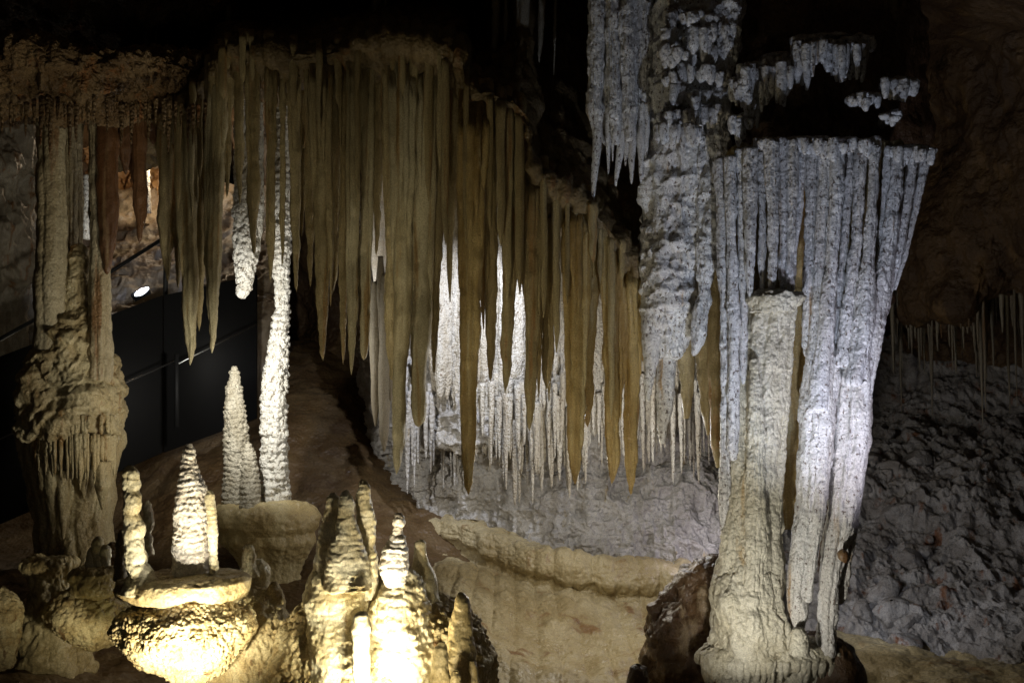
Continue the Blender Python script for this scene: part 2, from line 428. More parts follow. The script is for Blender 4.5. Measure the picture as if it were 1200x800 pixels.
# crystal back wall behind the curtain
zl = float(P(600, 560, 7.6)[2])
mb = MB(); sheet(mb, [[(430, 150, 9.4), (470, 180, 8.2), (520, 200, 7.9), (640, 220, 7.8), (760, 240, 7.8), (860, 240, 7.7), (940, 240, 8.3)],
                      [(430, 300, 9.2), (470, 300, 8.1), (520, 300, 7.75), (640, 310, 7.6), (760, 320, 7.6), (860, 320, 7.6), (940, 320, 8.2)],
                      [(430, 400, 9.2), (470, 400, 8.0), (520, 400, 7.7), (640, 410, 7.45), (760, 420, 7.5), (860, 420, 7.5), (940, 420, 8.2)],
                      [(430, 480, 9.2), (470, 480, 8.0), (520, 470, 7.55), (640, 490, 7.35), (760, 480, 7.45), (860, 460, 7.5), (940, 470, 8.2)],
                      [(430, 520, 9.2), (470, 510, 8.15), (520, 510, 7.6), (640, 530, 7.4), (760, 515, 7.5), (860, 500, 7.6), (940, 510, 8.2)],
                      [(430, 540, 9.2), (470, 530, 8.4), (520, 530, 7.9), (640, 548, 7.6), (760, 540, 7.65), (860, 530, 7.8), (940, 540, 8.3)],
                      [(430, 570, 9.2), (470, 560, 8.3), (530, 565, 7.8), (640, 580, 7.52), (760, 580, 7.55), (860, 580, 7.6), (940, 590, 8.1)],
                      [(430, 620, 9.0), (470, 610, 8.3), (540, 620, 7.8), (640, 640, 7.4), (760, 640, 7.4), (860, 650, 7.4), (940, 660, 7.8)],
                      [(430, 680, 9.0), (470, 670, 8.3), (540, 680, 7.8), (640, 690, 7.3), (760, 700, 7.2), (860, 700, 7.2), (940, 720, 7.6)]], 460, 420,
                 lump=[(.09, .4, 1.2), (.04, .12, 1.4)], ridge=(.08, .16, 1), pop=[(.06, .10), (.022, .035)], seed=11)
setting(mb.build('cave_wall', M_bwall))

# shelf of rock from which the curtain hangs
TX = [120, 180, 205, 250, 272, 350, 450, 530, 552, 610, 628, 662, 700, 740, 762, 800]
TY = [120, 118, 108, 62, 38, 46, 30, 42, 84, 108, 182, 200, 234, 288, 318, 345]
DD = [5.9, 5.7, 5.5, 5.3, 5.2, 5.1, 5.0, 5.0, 5.0, 5.0, 5.05, 5.1, 5.15, 5.2, 5.3, 5.5]
rows = []
for f in (lambda i: (-260, 9.5), lambda i: (TY[i] * .1 - 120, 8.6), lambda i: (TY[i] * .75 - 40, DD[i] + 2.2) if i < 9 else (TY[i] - 105, DD[i] + .75), lambda i: (TY[i] - 12, DD[i] + .75) if i < 9 else (TY[i] - 45, DD[i] + .28), lambda i: (TY[i] - 2, DD[i] + .10), lambda i: (TY[i] + 12, DD[i] - .09),
          lambda i: (TY[i] + 36, DD[i] - .04), lambda i: (TY[i] + 66, DD[i] + .22), lambda i: (TY[i] + 70, DD[i] + 1.2), lambda i: (TY[i] + 40, 9.0)):
    rows.append([(TX[i], f(i)[0], f(i)[1]) for i in range(16)])
mb = MB(); sheet(mb, rows, 420, 300, face=(0, -1, 0), lump=[(.07, .25, 1), (.03, .08, 1.5)], pop=(.012, .035), ribs=(.035, 42, -5, 9), seed=5)
setting(mb.build('ceiling_shelf', M_shelf))

# left popcorn ledge and the dark ledge over it
mb = MB(); hsweep(mb, [(-160, 95, 5.6, 40, .5), (-40, 96, 5.5, 34, .45), (60, 94, 5.4, 30, .42), (140, 100, 5.4, 28, .38), (180, 90, 5.5, 22, .36), (245, 98, 5.6, 20, .3)], n=180, step=.010,
                  lump=[(.12, .22, .8), (.05, .07, .8)], ridge=(.035, .07, .8), pop=[(.03, .05), (.014, .022)], seed=2)
setting(mb.build('popcorn_ledge', M_ledge))
mb = MB(); hsweep(mb, [(-200, 10, 6.2, 60, .8), (0, 0, 6.1, 46, .7), (120, -8, 6.0, 40, .6), (200, 6, 6.0, 30, .6), (262, -10, 6.0, 24, .4)], n=140, step=.014,
                  lump=[(.16, .3, 1), (.06, .09, 1)], ridge=(.04, .1, .6), seed=12)
setting(mb.build('ceiling_ledge', M_ledge))
mb = MB(); sheet(mb, [[(-200, -60, 7.5), (0, -60, 7.5), (150, -60, 7.4), (262, -60, 7.2)],
                      [(-200, 60, 7.3), (0, 60, 7.3), (150, 70, 7.2), (262, 60, 7.1)],
                      [(-200, 120, 7.1), (0, 125, 7.1), (150, 120, 7.0), (262, 110, 7.0)],
                      [(-200, 140, 8.8), (0, 140, 8.8), (150, 138, 9.0), (262, 130, 9.0)]], 200, 120, lump=[(.15, .4, 1), (.05, .12, .4)], seed=13)
setting(mb.build('cave_ceiling', M_ledge))

# far left chamber: slope and orange wall
mb = MB(); sheet(mb, [[(60, 225, 12.0), (130, 222, 12), (200, 218, 11.8), (260, 215, 11.4), (330, 220, 10.6)],
                      [(60, 262, 11.4), (130, 258, 11.3), (200, 255, 11.2), (260, 255, 11.0), (330, 260, 10.4)],
                      [(60, 310, 10.7), (130, 305, 10.6), (200, 300, 10.5), (260, 300, 10.4), (330, 300, 10)],
                      [(60, 360, 10.1), (130, 352, 10.1), (200, 345, 10.0), (260, 345, 9.9), (330, 345, 9.7)],
                      [(60, 410, 9.6), (130, 400, 9.6), (200, 395, 9.6), (260, 390, 9.5), (330, 390, 9.4)],
                      [(60, 560, 9.3), (130, 560, 9.3), (200, 560, 9.3), (260, 560, 9.3), (330, 560, 9.3)]], 220, 200, face=(0, -.3, 1),
                 lump=[(.12, .5, 1), (.05, .15, 1)], ridge=(.03, .12, 1), seed=8)
setting(mb.build('chamber_floor', M_cham))
mb = MB(); sheet(mb, [[(100, 60, 11.6), (180, 60, 11.6), (260, 60, 11.2)], [(100, 150, 12.0), (180, 150, 11.9), (260, 150, 11.3)],
                      [(100, 200, 12.2), (180, 200, 12), (260, 200, 11.5)], [(100, 270, 12), (180, 270, 11.7), (260, 270, 11.2)]], 160, 160,
                 lump=[(.3, .6, 1), (.1, .2, 1)], ridge=(.08, .15, 1), pop=(.04, .1), seed=9)
setting(mb.build('chamber_wall', M_orock))
mb = MB(); sheet(mb, [[(-300, 120, 8.6), (-60, 130, 8.8), (20, 135, 9.0), (48, 138, 9.6)], [(-300, 190, 8.4), (-60, 192, 8.5), (20, 194, 8.8), (50, 195, 9.4)],
                      [(-300, 206, 8.7), (-60, 208, 8.9), (20, 208, 9.2), (50, 210, 9.6)], [(-300, 280, 8.6), (-60, 285, 8.8), (20, 290, 9.0), (50, 290, 9.6)],
                      [(-300, 380, 9.2), (-60, 385, 9.3), (20, 385, 9.5), (50, 385, 9.8)], [(-300, 560, 9), (-60, 560, 9), (20, 560, 9.2), (50, 560, 9.4)]], 200, 240,
                 lump=[(.2, .5, 1.5), (.08, .14, 2)], ridge=(.06, .14, 2), seed=10)
setting(mb.build('chamber_wall', M_grey))

# ---------------------------------------------------------------- the curtain of stalactites
GC = 'stalactites of the hanging curtain'
def topy(x): return float(np.interp(x, TX, TY))
def topd(x): return float(np.interp(x, TX, DD))


def stal(xt, xtip, ytip, hw, dd, m, label, blunt=0, y0=None, bow=0, group=GC, cat='stalactite', n=36, name='stalactite', d=None, kind='spike', **k):
    yt = (topy(xt) + 6) if y0 is None else y0
    dp = (topd(xt) if d is None else d) + dd
    H = ytip - yt; rnd = random.Random(int(xt * 31 + ytip))
    pts = []
    for t in np.linspace(0, 1, 13):
        x = xt + (xtip - xt) * t ** .9 + bow * math.sin(math.pi * t) + rnd.uniform(-.12, .12) * hw
        if blunt: w = hw * (1 if t < .75 else (1 - (t - .75) * 1.4)) * (.9 + .1 * math.sin(t * 9))
        elif kind == 'col': w = hw * np.interp(t, [0, .4, .86, .95, 1], [1, .85, .72, .45, .15])
        elif kind == 'neck': w = hw * np.interp(t, [0, .3, .6, .76, .93, 1], [1, .95, .85, .64, .58, .36])
        else:
            w = hw * (1.0 - .22 * t if t < .62 else .864 * (1 - ((t - .62) / .38) ** 1.35) + .16)
        if t < .1: w *= 1.1
        if t > .99: w = min(w, (1.8 if kind == 'spike' else 3) if not blunt else hw * .5)
        w *= rnd.uniform(.9, 1.1)
        pts.append((x, yt + H * t, w, .16 * max(0, 1 - t / .12) if d is None else 0))
    mb = MB()
    if hw > 5 and group == GC:          # thinner runs fused to its flanks
        for sgn in ((-1.4, -.95, -.3, .45, 1, 1.35) if hw > 8 else (-1.1, 1.1)):
            e = rnd.uniform(.3, .5 if abs(sgn) < .6 else (.62 if kind == 'neck' else .84)); cw = max(2.6, hw * rnd.uniform(.26, .42)); q = []
            for t in np.linspace(0, 1, 9):
                T = t * e; x = np.interp(T, np.linspace(0, 1, 13), [p[0] for p in pts]) + sgn * hw * (.80 - .14 * t)
                q.append((x, yt + H * T, max(.8, cw * (1 - .1 * t if t < .7 else .93 * (1 - (t - .7) / .3) + .08)), (-.02 if abs(sgn) > .6 else -hw * .8 * dp / F) + .16 * max(0, 1 - T / .12)))
            tube(mb, q, dp, n=20, step=.02, flat=.9, smooth=.05, flute=(.12, 4), lump=[(.010, .08, 3), (.005, .025, 1.5)], ring=(.0025, .018), seed=rnd.randint(0, 999))
    tube(mb, pts, dp, n=n, step=.02, flat=.85, smooth=.05, flute=k.pop('flute', (.22, 4 + rnd.randint(0, 4))), lump=k.pop('lump', [(.014, .09, 3), (.007, .03, 1.5), (.003, .012, 1)]), ring=k.pop('ring', (.003, .02)), seed=rnd.randint(0, 999), **k)
    return tag(mb.build(name, m), label, cat, group)


CUR = [
    (204, 209, 339, 6, .10, M_tan, 'thin brown stalactite ending beside the top of the railing post'),
    (209, 215.5, 345, 5, -.05, M_tan, 'short brown stalactite hugging the left edge of the broad grey leftmost curtain stalactite'),
    (219, 223.6, 428, 13, 0, M_tan2, 'broad grainy grey-brown stalactite at the curtain left end, tip crossing the cable rail'),
    (234, 234, 388, 7, .10, M_tan, 'narrow brown stalactite between the two broad grainy ones at the left end of the curtain'),
    (254, 248.5, 414, 12, -.03, M_tan2, 'broad brown stalactite left of the white crystal tips, its needle point over the cable rail'),
    (268, 266, 232, 5, .05, M_tan, 'short dark brown stalactite above the gap left of the white crystal stalactite'),
    (279, 281, 240, 5, 0, M_tan, 'short brown stalactite over the left edge of the white crystal stalactite'),
    (296, 297, 300, 8, -.05, M_tan, 'brown stalactite in front of the short white crystal stalactite'),
    (318, 317, 331, 6, -.08, M_tan, 'brown stalactite overlapping the left side of the tall white crystal column'),
    (331, 331, 312, 4, 0, M_tan, 'slender brown stalactite down the middle of the tall white crystal column'),
    (344, 347.4, 342, 7, .03, M_tan, 'brown stalactite just right of the tall white crystal column'),
    (357, 354, 278, 5, .12, M_tan, 'shortest brown stalactite right of the white crystal column, half hidden between longer ones'),
    (364, 363.6, 336, 6, .02, M_tan, 'thin brown stalactite left of the wide carrot-shaped one in mid curtain'),
    (376, 379, 423, 12, -.05, M_tan, 'carrot-shaped brown stalactite, wide above and ending in a long thin spike over the dark slope'),
    (394, 390, 346, 9, .06, M_tan, 'brown stalactite behind the right side of the carrot-shaped one'),
    (404, 402, 427, 6, 0, M_tan, 'thin brown spike, left one of the close trio over the dark slope'),
    (415, 412, 439, 9, -.06, M_tan2, 'longest spike of the close brown trio over the dark slope'),
    (430, 427, 422, 8, 0, M_tan2, 'brown stalactite with a cut-off blunt end, right one of the close trio'),
    (443, 441, 300, 6, .15, M_tan, 'short brown stalactite above the pinkish lit gap'),
    (457, 459.5, 446, 8, .04, M_tan, 'ochre stalactite with a small pointed tip at the left flank of the long club-ended one'),
    (472, 466, 556, 14, -.06, M_tan2, 'long ochre stalactite curving down to a rounded tip above the triple stalagmite'),
    (496, 491, 500, 15, 0, M_tan2, 'ochre stalactite with a swollen ribbed club end, left of the bright white wall'),
    (519, 508, 440, 9, .08, M_tan, 'leaning ochre stalactite at the left edge of the brilliantly lit white wall'),
    (534, 527, 300, 8, .12, M_tan, 'short brown stalactite above the brilliantly lit white wall'),
    (556, 548, 580, 16, -.08, M_amber, 'longest amber stalactite, hanging before the bright wall with its yellow tip near the floor'),
    (581, 574, 448, 8, .04, M_tan, 'brown stalactite immediately right of the longest amber one'),
    (604, 592, 460, 11, 0, M_tan, 'brown stalactite leaning left across the white fringe, second right of the longest amber one'),
    (627, 621, 505, 11, -.05, M_tan, 'brown stalactite pointing at the lower lip of the white fringed drapery'),
    (646, 641, 456, 10, .05, M_tan, 'brown stalactite in the gap between the lip-pointing one and the forked amber one'),
    (675, 674, 568, 15, -.04, M_amber, 'wide amber stalactite whose tip reaches the grey crystal wall'),
    (694, 688, 500, 12, .05, M_amber, 'amber stalactite fused to the right side of the wide one that reaches the grey wall'),
    (716, 718, 567, 13, 0, M_amber, 'smooth orange-brown stalactite, left one of the final pair of the curtain'),
    (741, 739, 580, 13, -.03, M_amber, 'folded orange-brown stalactite at the right end of the curtain, with a spindly drip tip'),
    (757, 755, 425, 8, .1, M_amber, 'brown stalactite forming the right edge of the curtain beside the frosted flowstone'),
]
for (xt, xp, yp, hw, dd, m, lab) in CUR:
    hw = hw * (.84 if hw > 8 else .95)
    stal(xt, xp, yp, hw, dd, m, lab, blunt=1 if ('blunt' in lab or 'club' in lab) else 0, bow=3 if 'curving' in lab else 0,
         kind='neck' if ('curving' in lab or 'longest amber' in lab and xt == 556) else ('col' if xt > 570 or xt in (219, 394, 496) else 'spike'))

# the fused upper part of the curtain: one ribbed sheet between the stalactites
def ribbed(px, py, d, m, label, name='flowstone_curtain', hw=8, cat='curtain', seed=1):
    mb = MB(); rnd = random.Random(seed)
    for x, yt, yb, w, dd in px:
        n = 9; pts = []
        for t in np.linspace(0, 1, n):
            ww = w * (1.15 - .35 * t) if t < .8 else w * .87 * (1 - (t - .8) / .2) ** .6 + .5
            pts.append((x + rnd.uniform(-1, 1) * .8, yt + (yb - yt) * t, ww * rnd.uniform(.93, 1.07), .15 * max(0, 1 - t / .12)))
        tube(mb, pts, d(x) + dd, n=28, step=.02, flute=(.2, 6), flat=.8, smooth=.05, lump=[(.01, .08, 3)], ring=(.002, .018), seed=rnd.randint(0, 99))
    return tag(mb.build(name, m), label, cat)
rr = random.Random(4)
L1 = []; x = 200
while x < 760:
    yt = topy(x) + rr.uniform(-6, 4)
    H = np.interp(x, [200, 260, 350, 420, 450, 500, 530, 560, 630, 700, 760], [200, 90, 130, 190, 200, 230, 250, 270, 260, 220, 180]) * rr.uniform(.7, 1.25)
    if 300 < x < 345 or 262 < x < 292: H = rr.uniform(60, 90)
    fr_ = rr.random() < .55
    L1.append((x, yt, yt + H * (rr.uniform(.3, 1.0) if fr_ else 1), rr.uniform(2.8, 5.5), rr.uniform(-.13, -.02) if fr_ else rr.uniform(.08, .2)))
    x += rr.uniform(5, 9)
ribbed(L1, None, topd, M_tan, 'ribbed brown flowstone of merged stalactites joining the tops of the long hanging curtain', seed=2)

# dark curtain remnant behind, lit gap stalactite
mb = MB()
for x, yt, yb, w in ((440, 330, 500, 7), (450, 320, 530, 8), (458, 300, 470, 6), (446, 300, 455, 6)):
    tube(mb, [(x, yt, w * .6), (x, yt + 40, w), (x, (yt + yb) / 2, w), (x, yb - 20, w * .6), (x, yb, 1)], 6.6, n=24, step=.02, flute=(.2, 5), lump=(.01, .08, 3))
tag(mb.build('flowstone_curtain', M_grey), 'small dim grey-brown curtain hanging behind the long club-ended ochre stalactite', 'curtain')
stal(447, 443, 372, 10, 0, M_pink, 'pinkish white stalactite lit from behind in the narrow mid-curtain gap', y0=80, d=6.9, group=None)

# ---------------------------------------------------------------- left side formations
# orange stalactites under the popcorn ledge
for x, xt, y, w, dd, m, lab in (
        (108, 109, 300, 5, .15, M_grey, 'grey stalactite under the popcorn ledge reaching the shoulder of the tiered column'),
        (127, 127, 322, 13, .0, M_ora, 'broad rust-red stalactite right of the tiered column'),
        (146, 147, 205, 7, .1, M_ora, 'short rust-brown stalactite right of the broad rust-red one'),
        (155, 156, 214, 6, .15, M_ora, 'short rust-brown stalactite in the middle of the lit chamber opening'),
        (164, 164, 285, 8, -.02, M_ora, 'rust-brown stalactite pointing down at the railing in the lit chamber opening'),
        (181, 179, 170, 9, .1, M_ora, 'stubby rust-brown stalactite above the bright speck in the far chamber'),
        (195, 196, 330, 9, .0, M_tan, 'brown stalactite beside the railing post, under the right end of the popcorn ledge')):
    stal(x, xt, y, w, dd, m, lab, y0=112, d=5.6, group='stalactites under the popcorn ledge')
gs = []
mbs = MB(); tube(mbs, [(0 + 600, 380, 3), (600, 395, 2.4), (600.5, 410, 1.4), (600, 425, .7)], 5.3, n=10, step=.02, closed=True, lump=(.004, .04, 2))
sp0 = mbs.build('icicle_spike', M_ledge, origin=P(600, 380, 5.3))
tag(sp0, 'tiny brown spike hanging from the underside of the popcorn ledge', 'stalactite', 'tiny spikes under the popcorn ledge')
rr = random.Random(8)
for i in range(34):
    o = sp0 if i == 0 else sp0.copy()
    if i: COL.objects.link(o)
    x = 4 + i * 7.2 + rr.uniform(-2, 2)
    o.location = P(x, 116 + 5 * math.sin(x * .09) + rr.uniform(-3, 3), 5.12 + rr.uniform(-.03, .1)); s = rr.uniform(.5, 1.3)
    o.scale = (s, s, s * rr.uniform(.7, 1.3)); o.rotation_euler = (0, 0, rr.uniform(0, 6))

# the tiered column
base = P(85, 650, 5.9)
tc = tag(root('tiered_column', base), 'massive tan column with overhanging drip tiers at the far left, reaching the popcorn ledge', 'column')
mb = MB()
for x, w, yt, yb, dd in ((60, 16, 110, 450, -.10), (82, 9, 110, 420, .1), (91, 5, 115, 420, .12), (117, 11, 110, 450, -.10)):
    tube(mb, [(x, yt, w * 1.1), (x, 180, w * .95), (x + 1, 260, w), (x, 330, w * 1.1), (x, yb, w * 1.2)], 5.75 + dd, n=80, step=.012, flute=(.14, 8), lump=[(.016, .1, 2), (.006, .03, 1)], ring=(.006, .16), seed=int(x))
mb.build('upper_pipes', M_lgrey, tc)['label'] = 'grey vertical pipes of the upper column'
mb = MB()
tube(mb, [(92, 288, 6), (91, 305, 11), (90, 340, 17), (88, 370, 26), (86, 398, 38), (85, 430, 46), (83, 460, 55), (82, 495, 59), (81, 512, 58)], 5.72, n=320, step=.008, smooth=.02, flat=.9,
     lump=[(.07, .18, 1), (.022, .06, 1)], tier=(.022, .13), pop=[(.02, .07), (.008, .03)], seed=4)
mb.build('tiered_body', M_lpil, tc)
mb = MB()
tube(mb, [(82, 500, 50), (84, 512, 60), (83, 524, 58), (84, 545, 53), (85, 585, 47), (86, 610, 40), (88, 640, 44), (90, 670, 55)], 5.8, n=320, step=.009, smooth=.02, flat=.9,
     lump=[(.04, .16, 1.6), (.012, .05, 2)], flute=(.08, 12), seed=6)
mb.build('column_foot', M_lpil, tc)
mb = MB(); rr = random.Random(3)
for i in range(96):     # fringes of two tiers on the front
    a = rr.uniform(-1.25, 1.25); tier = i % 3
    y = (498, 520, 522)[tier]; rad = (57, 60, 59)[tier] * .93
    x = 82 + rad * math.sin(a); dz = -math.cos(a) * rad / F * 5.8 * .9
    ln = rr.uniform(.3, 1) * (26, 62, 52)[tier] * (1 - .3 * abs(a))
    w = rr.uniform(1.5, 3.2)
    tube(mb, [(x, y - 12, w * 1.1, dz + .02), (x, y + ln * .3, w, dz), (x + .5, y + ln * .75, w * .75, dz + .02), (x, y + ln, .8, dz + .03)], 5.71, n=14, step=.016, lump=(.006, .05, 2))
for x, y0, y1, w in ((62, 560, 625, 9), (74, 570, 632, 7), (52, 560, 600, 6), (120, 560, 598, 8), (98, 550, 585, 6)):
    tube(mb, [(x, y0 - 20, w * 1.2, -.24), (x, y0 + 10, w, -.25), (x, (y0 + y1) / 2, w * .7, -.22), (x, y1, 1.2, -.2)], 5.8, n=24, step=.014, flute=(.25, 6), lump=(.008, .05, 2))
mb.build('drip_fringe', M_lpil, tc)
mb = MB(); tube(mb, [(31, 462, 8), (30, 445, 7), (33, 430, 5), (31, 418, 1.5)], 5.9, n=30, step=.01, lump=(.02, .05, 1), pop=(.01, .03))
mb.build('side_stub', M_lpil, tc)

# white crystal column (floor to curtain) and the short white crystal stalactite
CR = dict(pop=[(.055, .048), (.022, .022)], lump=(.02, .07, 1))
mb = MB()
tube(mb, [(330, 90, 8), (330, 200, 9), (331, 262, 10), (329, 290, 10), (330, 330, 7.5), (331, 360, 6.5), (327, 395, 9), (323, 430, 12), (321, 480, 13), (322, 530, 13.5), (323, 570, 14), (324, 604, 14), (324, 622, 13)], 6.9, n=130, step=.007, smooth=.012, seed=21, ring=(.014, .05), **CR)
tag(mb.build('crystal_column', M_white), 'tall knobbly white crystal column rising from the round pedestal into the curtain', 'column')
mb = MB()
tube(mb, [(284, 100, 7), (285, 200, 9), (286, 250, 11), (288, 290, 12), (287, 320, 10), (286, 338, 8), (284, 350, 3)], 6.8, n=110, step=.008, smooth=.015, seed=22, pop=[(.055, .045), (.02, .022)], lump=(.015, .06, 1))
tube(mb, [(304, 110, 4), (304, 200, 5), (303, 250, 6), (301, 285, 4), (299, 312, 2)], 6.85, n=60, step=.010, seed=23, pop=[(.02, .035)], lump=(.01, .06, 1))
tag(mb.build('stalactite', M_white), 'short white stalactite with a knobbly crystal tip, hanging left of the tall white column', 'stalactite')
# grey double stalagmite on the pedestal
rt = tag(root('stalagmite', P(282, 602, 6.8)), 'grey-white scaly double stalagmite on the round pedestal left of the white column', 'stalagmite')
mb = MB(); tube(mb, [(275, 429, 2), (275, 438, 5), (274, 455, 7.5), (275, 480, 10.5), (277, 510, 12.5), (279, 545, 14.5), (279, 575, 16), (279, 604, 17)], 6.8, n=150, step=.007, smooth=.012, ring=(.016, .035), pop=[(.02, .03), (.01, .016)], lump=(.012, .06, 1), seed=24)
mb.build('tall_spire', M_dimmed, rt)
mb = MB(); tube(mb, [(291, 520, 3), (292, 532, 7), (293, 560, 10), (293, 585, 11), (293, 606, 11)], 6.68, n=90, step=.008, ring=(.01, .035), pop=(.014, .024), lump=(.012, .06, 1), seed=25)
mb.build('side_spire', M_dimmed, rt)

# pedestal
mb = MB(); tube(mb, [(306, 588, 30), (306, 591, 50), (308, 598, 61), (309, 606, 64), (310, 616, 61), (312, 623, 53), (313, 634, 55), (315, 644, 46), (317, 656, 36), (318, 672, 30), (320, 700, 32), (320, 740, 40)], 6.8, n=200, step=.012, smooth=.02, flat=.7, flute=(.035, 13), lump=[(.03, .2, 1), (.012, .06, 1)], pop=(.014, .026), seed=31)
tag(mb.build('rock_pedestal', M_cream), 'round tan flowstone pedestal carrying the white column and the grey double stalagmite', 'pedestal')

# ---------------------------------------------------------------- lower left: tables and stalagmites
# main table mound
tm = tag(root('table_mound', P(215, 800, 4.1)), 'big popcorn-covered mound with a flat overhanging rim, blazing white in the lamp at lower left', 'mound')
mb = MB(); tube(mb, [(218, 670, 20), (218, 674, 66), (216, 679, 75), (214, 690, 77), (214, 698, 73), (216, 704, 60), (217, 712, 50)], 4.25, n=260, step=.007, smooth=.015, flat=.75, lump=[(.014, .16, 1), (.006, .04, 1)], pop=(.007, .018), seed=41)
mb.build('table_rim', M_cream, tm)
mb = MB(); tube(mb, [(217, 694, 48), (218, 706, 56), (215, 720, 74), (213, 735, 80), (214, 750, 76), (217, 765, 64), (221, 778, 48), (226, 790, 28), (228, 800, 14)], 4.2, n=600, step=.004, smooth=.02, flat=.8,
                lump=[(.05, .2, 1)], pop=[(.024, .016), (.012, .035)], seed=42)
mb.build('popcorn_body', M_pop, tm)
mb = MB(); tube(mb, [(292, 690, 10), (292, 696, 30), (290, 715, 44), (288, 740, 58), (292, 770, 62), (300, 800, 66), (305, 860, 76)], 4.5, n=300, step=.008, smooth=.02, flat=.8, lump=[(.06, .2, 1)], pop=[(.024, .018), (.01, .04)], seed=43)
tag(mb.build('popcorn_mound', M_pop), 'dim popcorn-covered mound between the blazing table mound and the triple stalagmite', 'mound')

rt = tag(root('stalagmite', P(226, 672, 4.25)), 'bright white cone-shaped stalagmite standing on the rimmed table at lower left', 'stalagmite')
mb = MB(); tube(mb, [(222, 520, 2.5), (222, 528, 6), (222, 545, 9), (224, 565, 14), (225, 590, 18), (225, 620, 20.5), (226, 650, 22), (227, 676, 22)], 4.25, n=160, step=.005, smooth=.015, ring=(.006, .024), lump=[(.012, .05, 1)], pop=(.008, .014), seed=44)
mb.build('spire', M_pink, rt)
mb = MB(); tube(mb, [(245, 574, 2), (246, 579, 5), (247, 600, 5.5), (249, 625, 6), (250, 648, 5), (250, 672, 5)], 4.2, n=60, step=.006, ring=(.004, .02), lump=[(.008, .04, 1)], seed=45)
mb.build('side_finger', M_layer, rt)

mb = MB(); tube(mb, [(152, 545, 2), (153, 551, 6), (155, 562, 10), (154, 575, 9), (156, 590, 10), (155, 602, 9), (158, 616, 11), (156, 630, 10), (160, 645, 11), (159, 660, 11), (163, 672, 14), (166, 684, 20), (166, 694, 24)], 4.15, n=110, step=.006, smooth=.012, ring=(.004, .05), lump=[(.016, .06, 1)], pop=(.006, .014), seed=46)
tag(mb.build('stalagmite', M_layer), 'slender knobbed cream stalagmite on the left edge of the rimmed table', 'stalagmite')
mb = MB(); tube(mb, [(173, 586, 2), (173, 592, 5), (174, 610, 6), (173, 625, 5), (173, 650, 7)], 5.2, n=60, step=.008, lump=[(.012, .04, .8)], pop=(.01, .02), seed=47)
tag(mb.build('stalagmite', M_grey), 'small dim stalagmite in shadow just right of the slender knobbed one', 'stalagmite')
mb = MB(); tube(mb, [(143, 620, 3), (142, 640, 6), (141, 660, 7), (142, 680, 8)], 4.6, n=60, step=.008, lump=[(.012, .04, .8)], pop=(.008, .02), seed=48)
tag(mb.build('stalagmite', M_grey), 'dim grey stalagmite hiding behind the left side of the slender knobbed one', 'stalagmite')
# stubs near the right of the table
for pts, d, m, lab in (
        ([(291, 638, 2), (291, 642, 6), (292, 652, 8), (293, 664, 8), (292, 676, 12)], 4.55, M_layer, 'small rounded cream stub on the shelf right of the rimmed table'),
        ([(302, 655, 6), (302, 662, 12), (304, 672, 13), (303, 684, 11), (303, 700, 10)], 4.6, M_layer, 'knobbly cream lump just right of the small rounded stub'),
        ([(320, 682, 3), (321, 690, 9), (323, 705, 10), (326, 720, 12), (328, 745, 14)], 4.5, M_pop, 'dim granular stub halfway between the rimmed table and the triple stalagmite')):
    mb = MB(); tube(mb, pts, d, n=80, step=.006, lump=[(.012, .05, .8)], pop=(.008, .018), seed=int(pts[0][0])); tag(mb.build('stalagmite', m), lab, 'stalagmite')

# small table at left
sm = tag(root('table_mound', P(110, 760, 4.9)), 'small dim yellowish mound with a flat table top, left of the blazing one', 'mound')
mb = MB(); tube(mb, [(112, 664, 12), (112, 666, 24), (112, 670, 28), (113, 682, 27), (113, 693, 26), (112, 697, 20)], 4.8, n=150, step=.007, smooth=.012, lump=[(.02, .08, .8)], pop=(.010, .02), flute=(.05, 6), seed=51)
mb.build('table_rim', M_cream, sm)
mb = MB(); tube(mb, [(110, 686, 22), (108, 700, 36), (104, 716, 46), (104, 730, 44), (106, 744, 34), (108, 754, 20), (109, 760, 8)], 4.9, n=240, step=.008, smooth=.02, lump=[(.05, .2, 1)], pop=[(.028, .022), (.01, .05)], seed=52)
mb.build('popcorn_body', M_pop, sm)
for pts, lab in (([(107, 641, 2), (107, 646, 5), (107, 656, 7), (108, 668, 8)], 'pale conical nub on the left of the small table top'),
                 ([(124, 638, 2), (124, 642, 6), (124, 648, 7), (124, 656, 6), (124, 670, 7)], 'rounded pale nub on the right of the small table top'),
                 ([(115, 628, 2), (115, 633, 6), (115, 642, 7), (114, 668, 7)], 'darker nub behind the two pale ones on the small table top'),
                 ([(132, 634, 3), (132, 641, 8), (132, 655, 8), (131, 672, 8)], 'dark brown rounded nub at the right rear of the small table top')):
    mb = MB(); tube(mb, pts, 4.8 if 'pale' in lab else 4.95, n=60, step=.006, lump=[(.01, .04, .8)], seed=int(pts[0][0])); tag(mb.build('stalagmite', M_layer if 'pale' in lab else M_ledge), lab, 'stalagmite', 'nubs on the small table')
mb = MB(); tube(mb, [(58, 652, 12), (58, 655, 26), (58, 662, 30), (60, 672, 26), (62, 690, 24), (62, 730, 34), (62, 790, 44)], 5.2, n=160, step=.01, lump=[(.04, .12, .8)], flute=(.08, 9), pop=(.022, .022), seed=55)
tag(mb.build('table_mound', M_cream), 'barely lit low table mound under the foot of the tiered column', 'mound')
mb = MB(); tube(mb, [(-6, 690, 8), (-6, 700, 18), (-6, 718, 26), (-6, 740, 24), (-8, 780, 20)], 4.7, n=140, step=.01, lump=[(.05, .12, .8)], pop=(.026, .022), seed=56)
tag(mb.build('popcorn_mound', M_pop), 'dim rounded knob at the left edge of the picture, below the tiered column', 'mound')

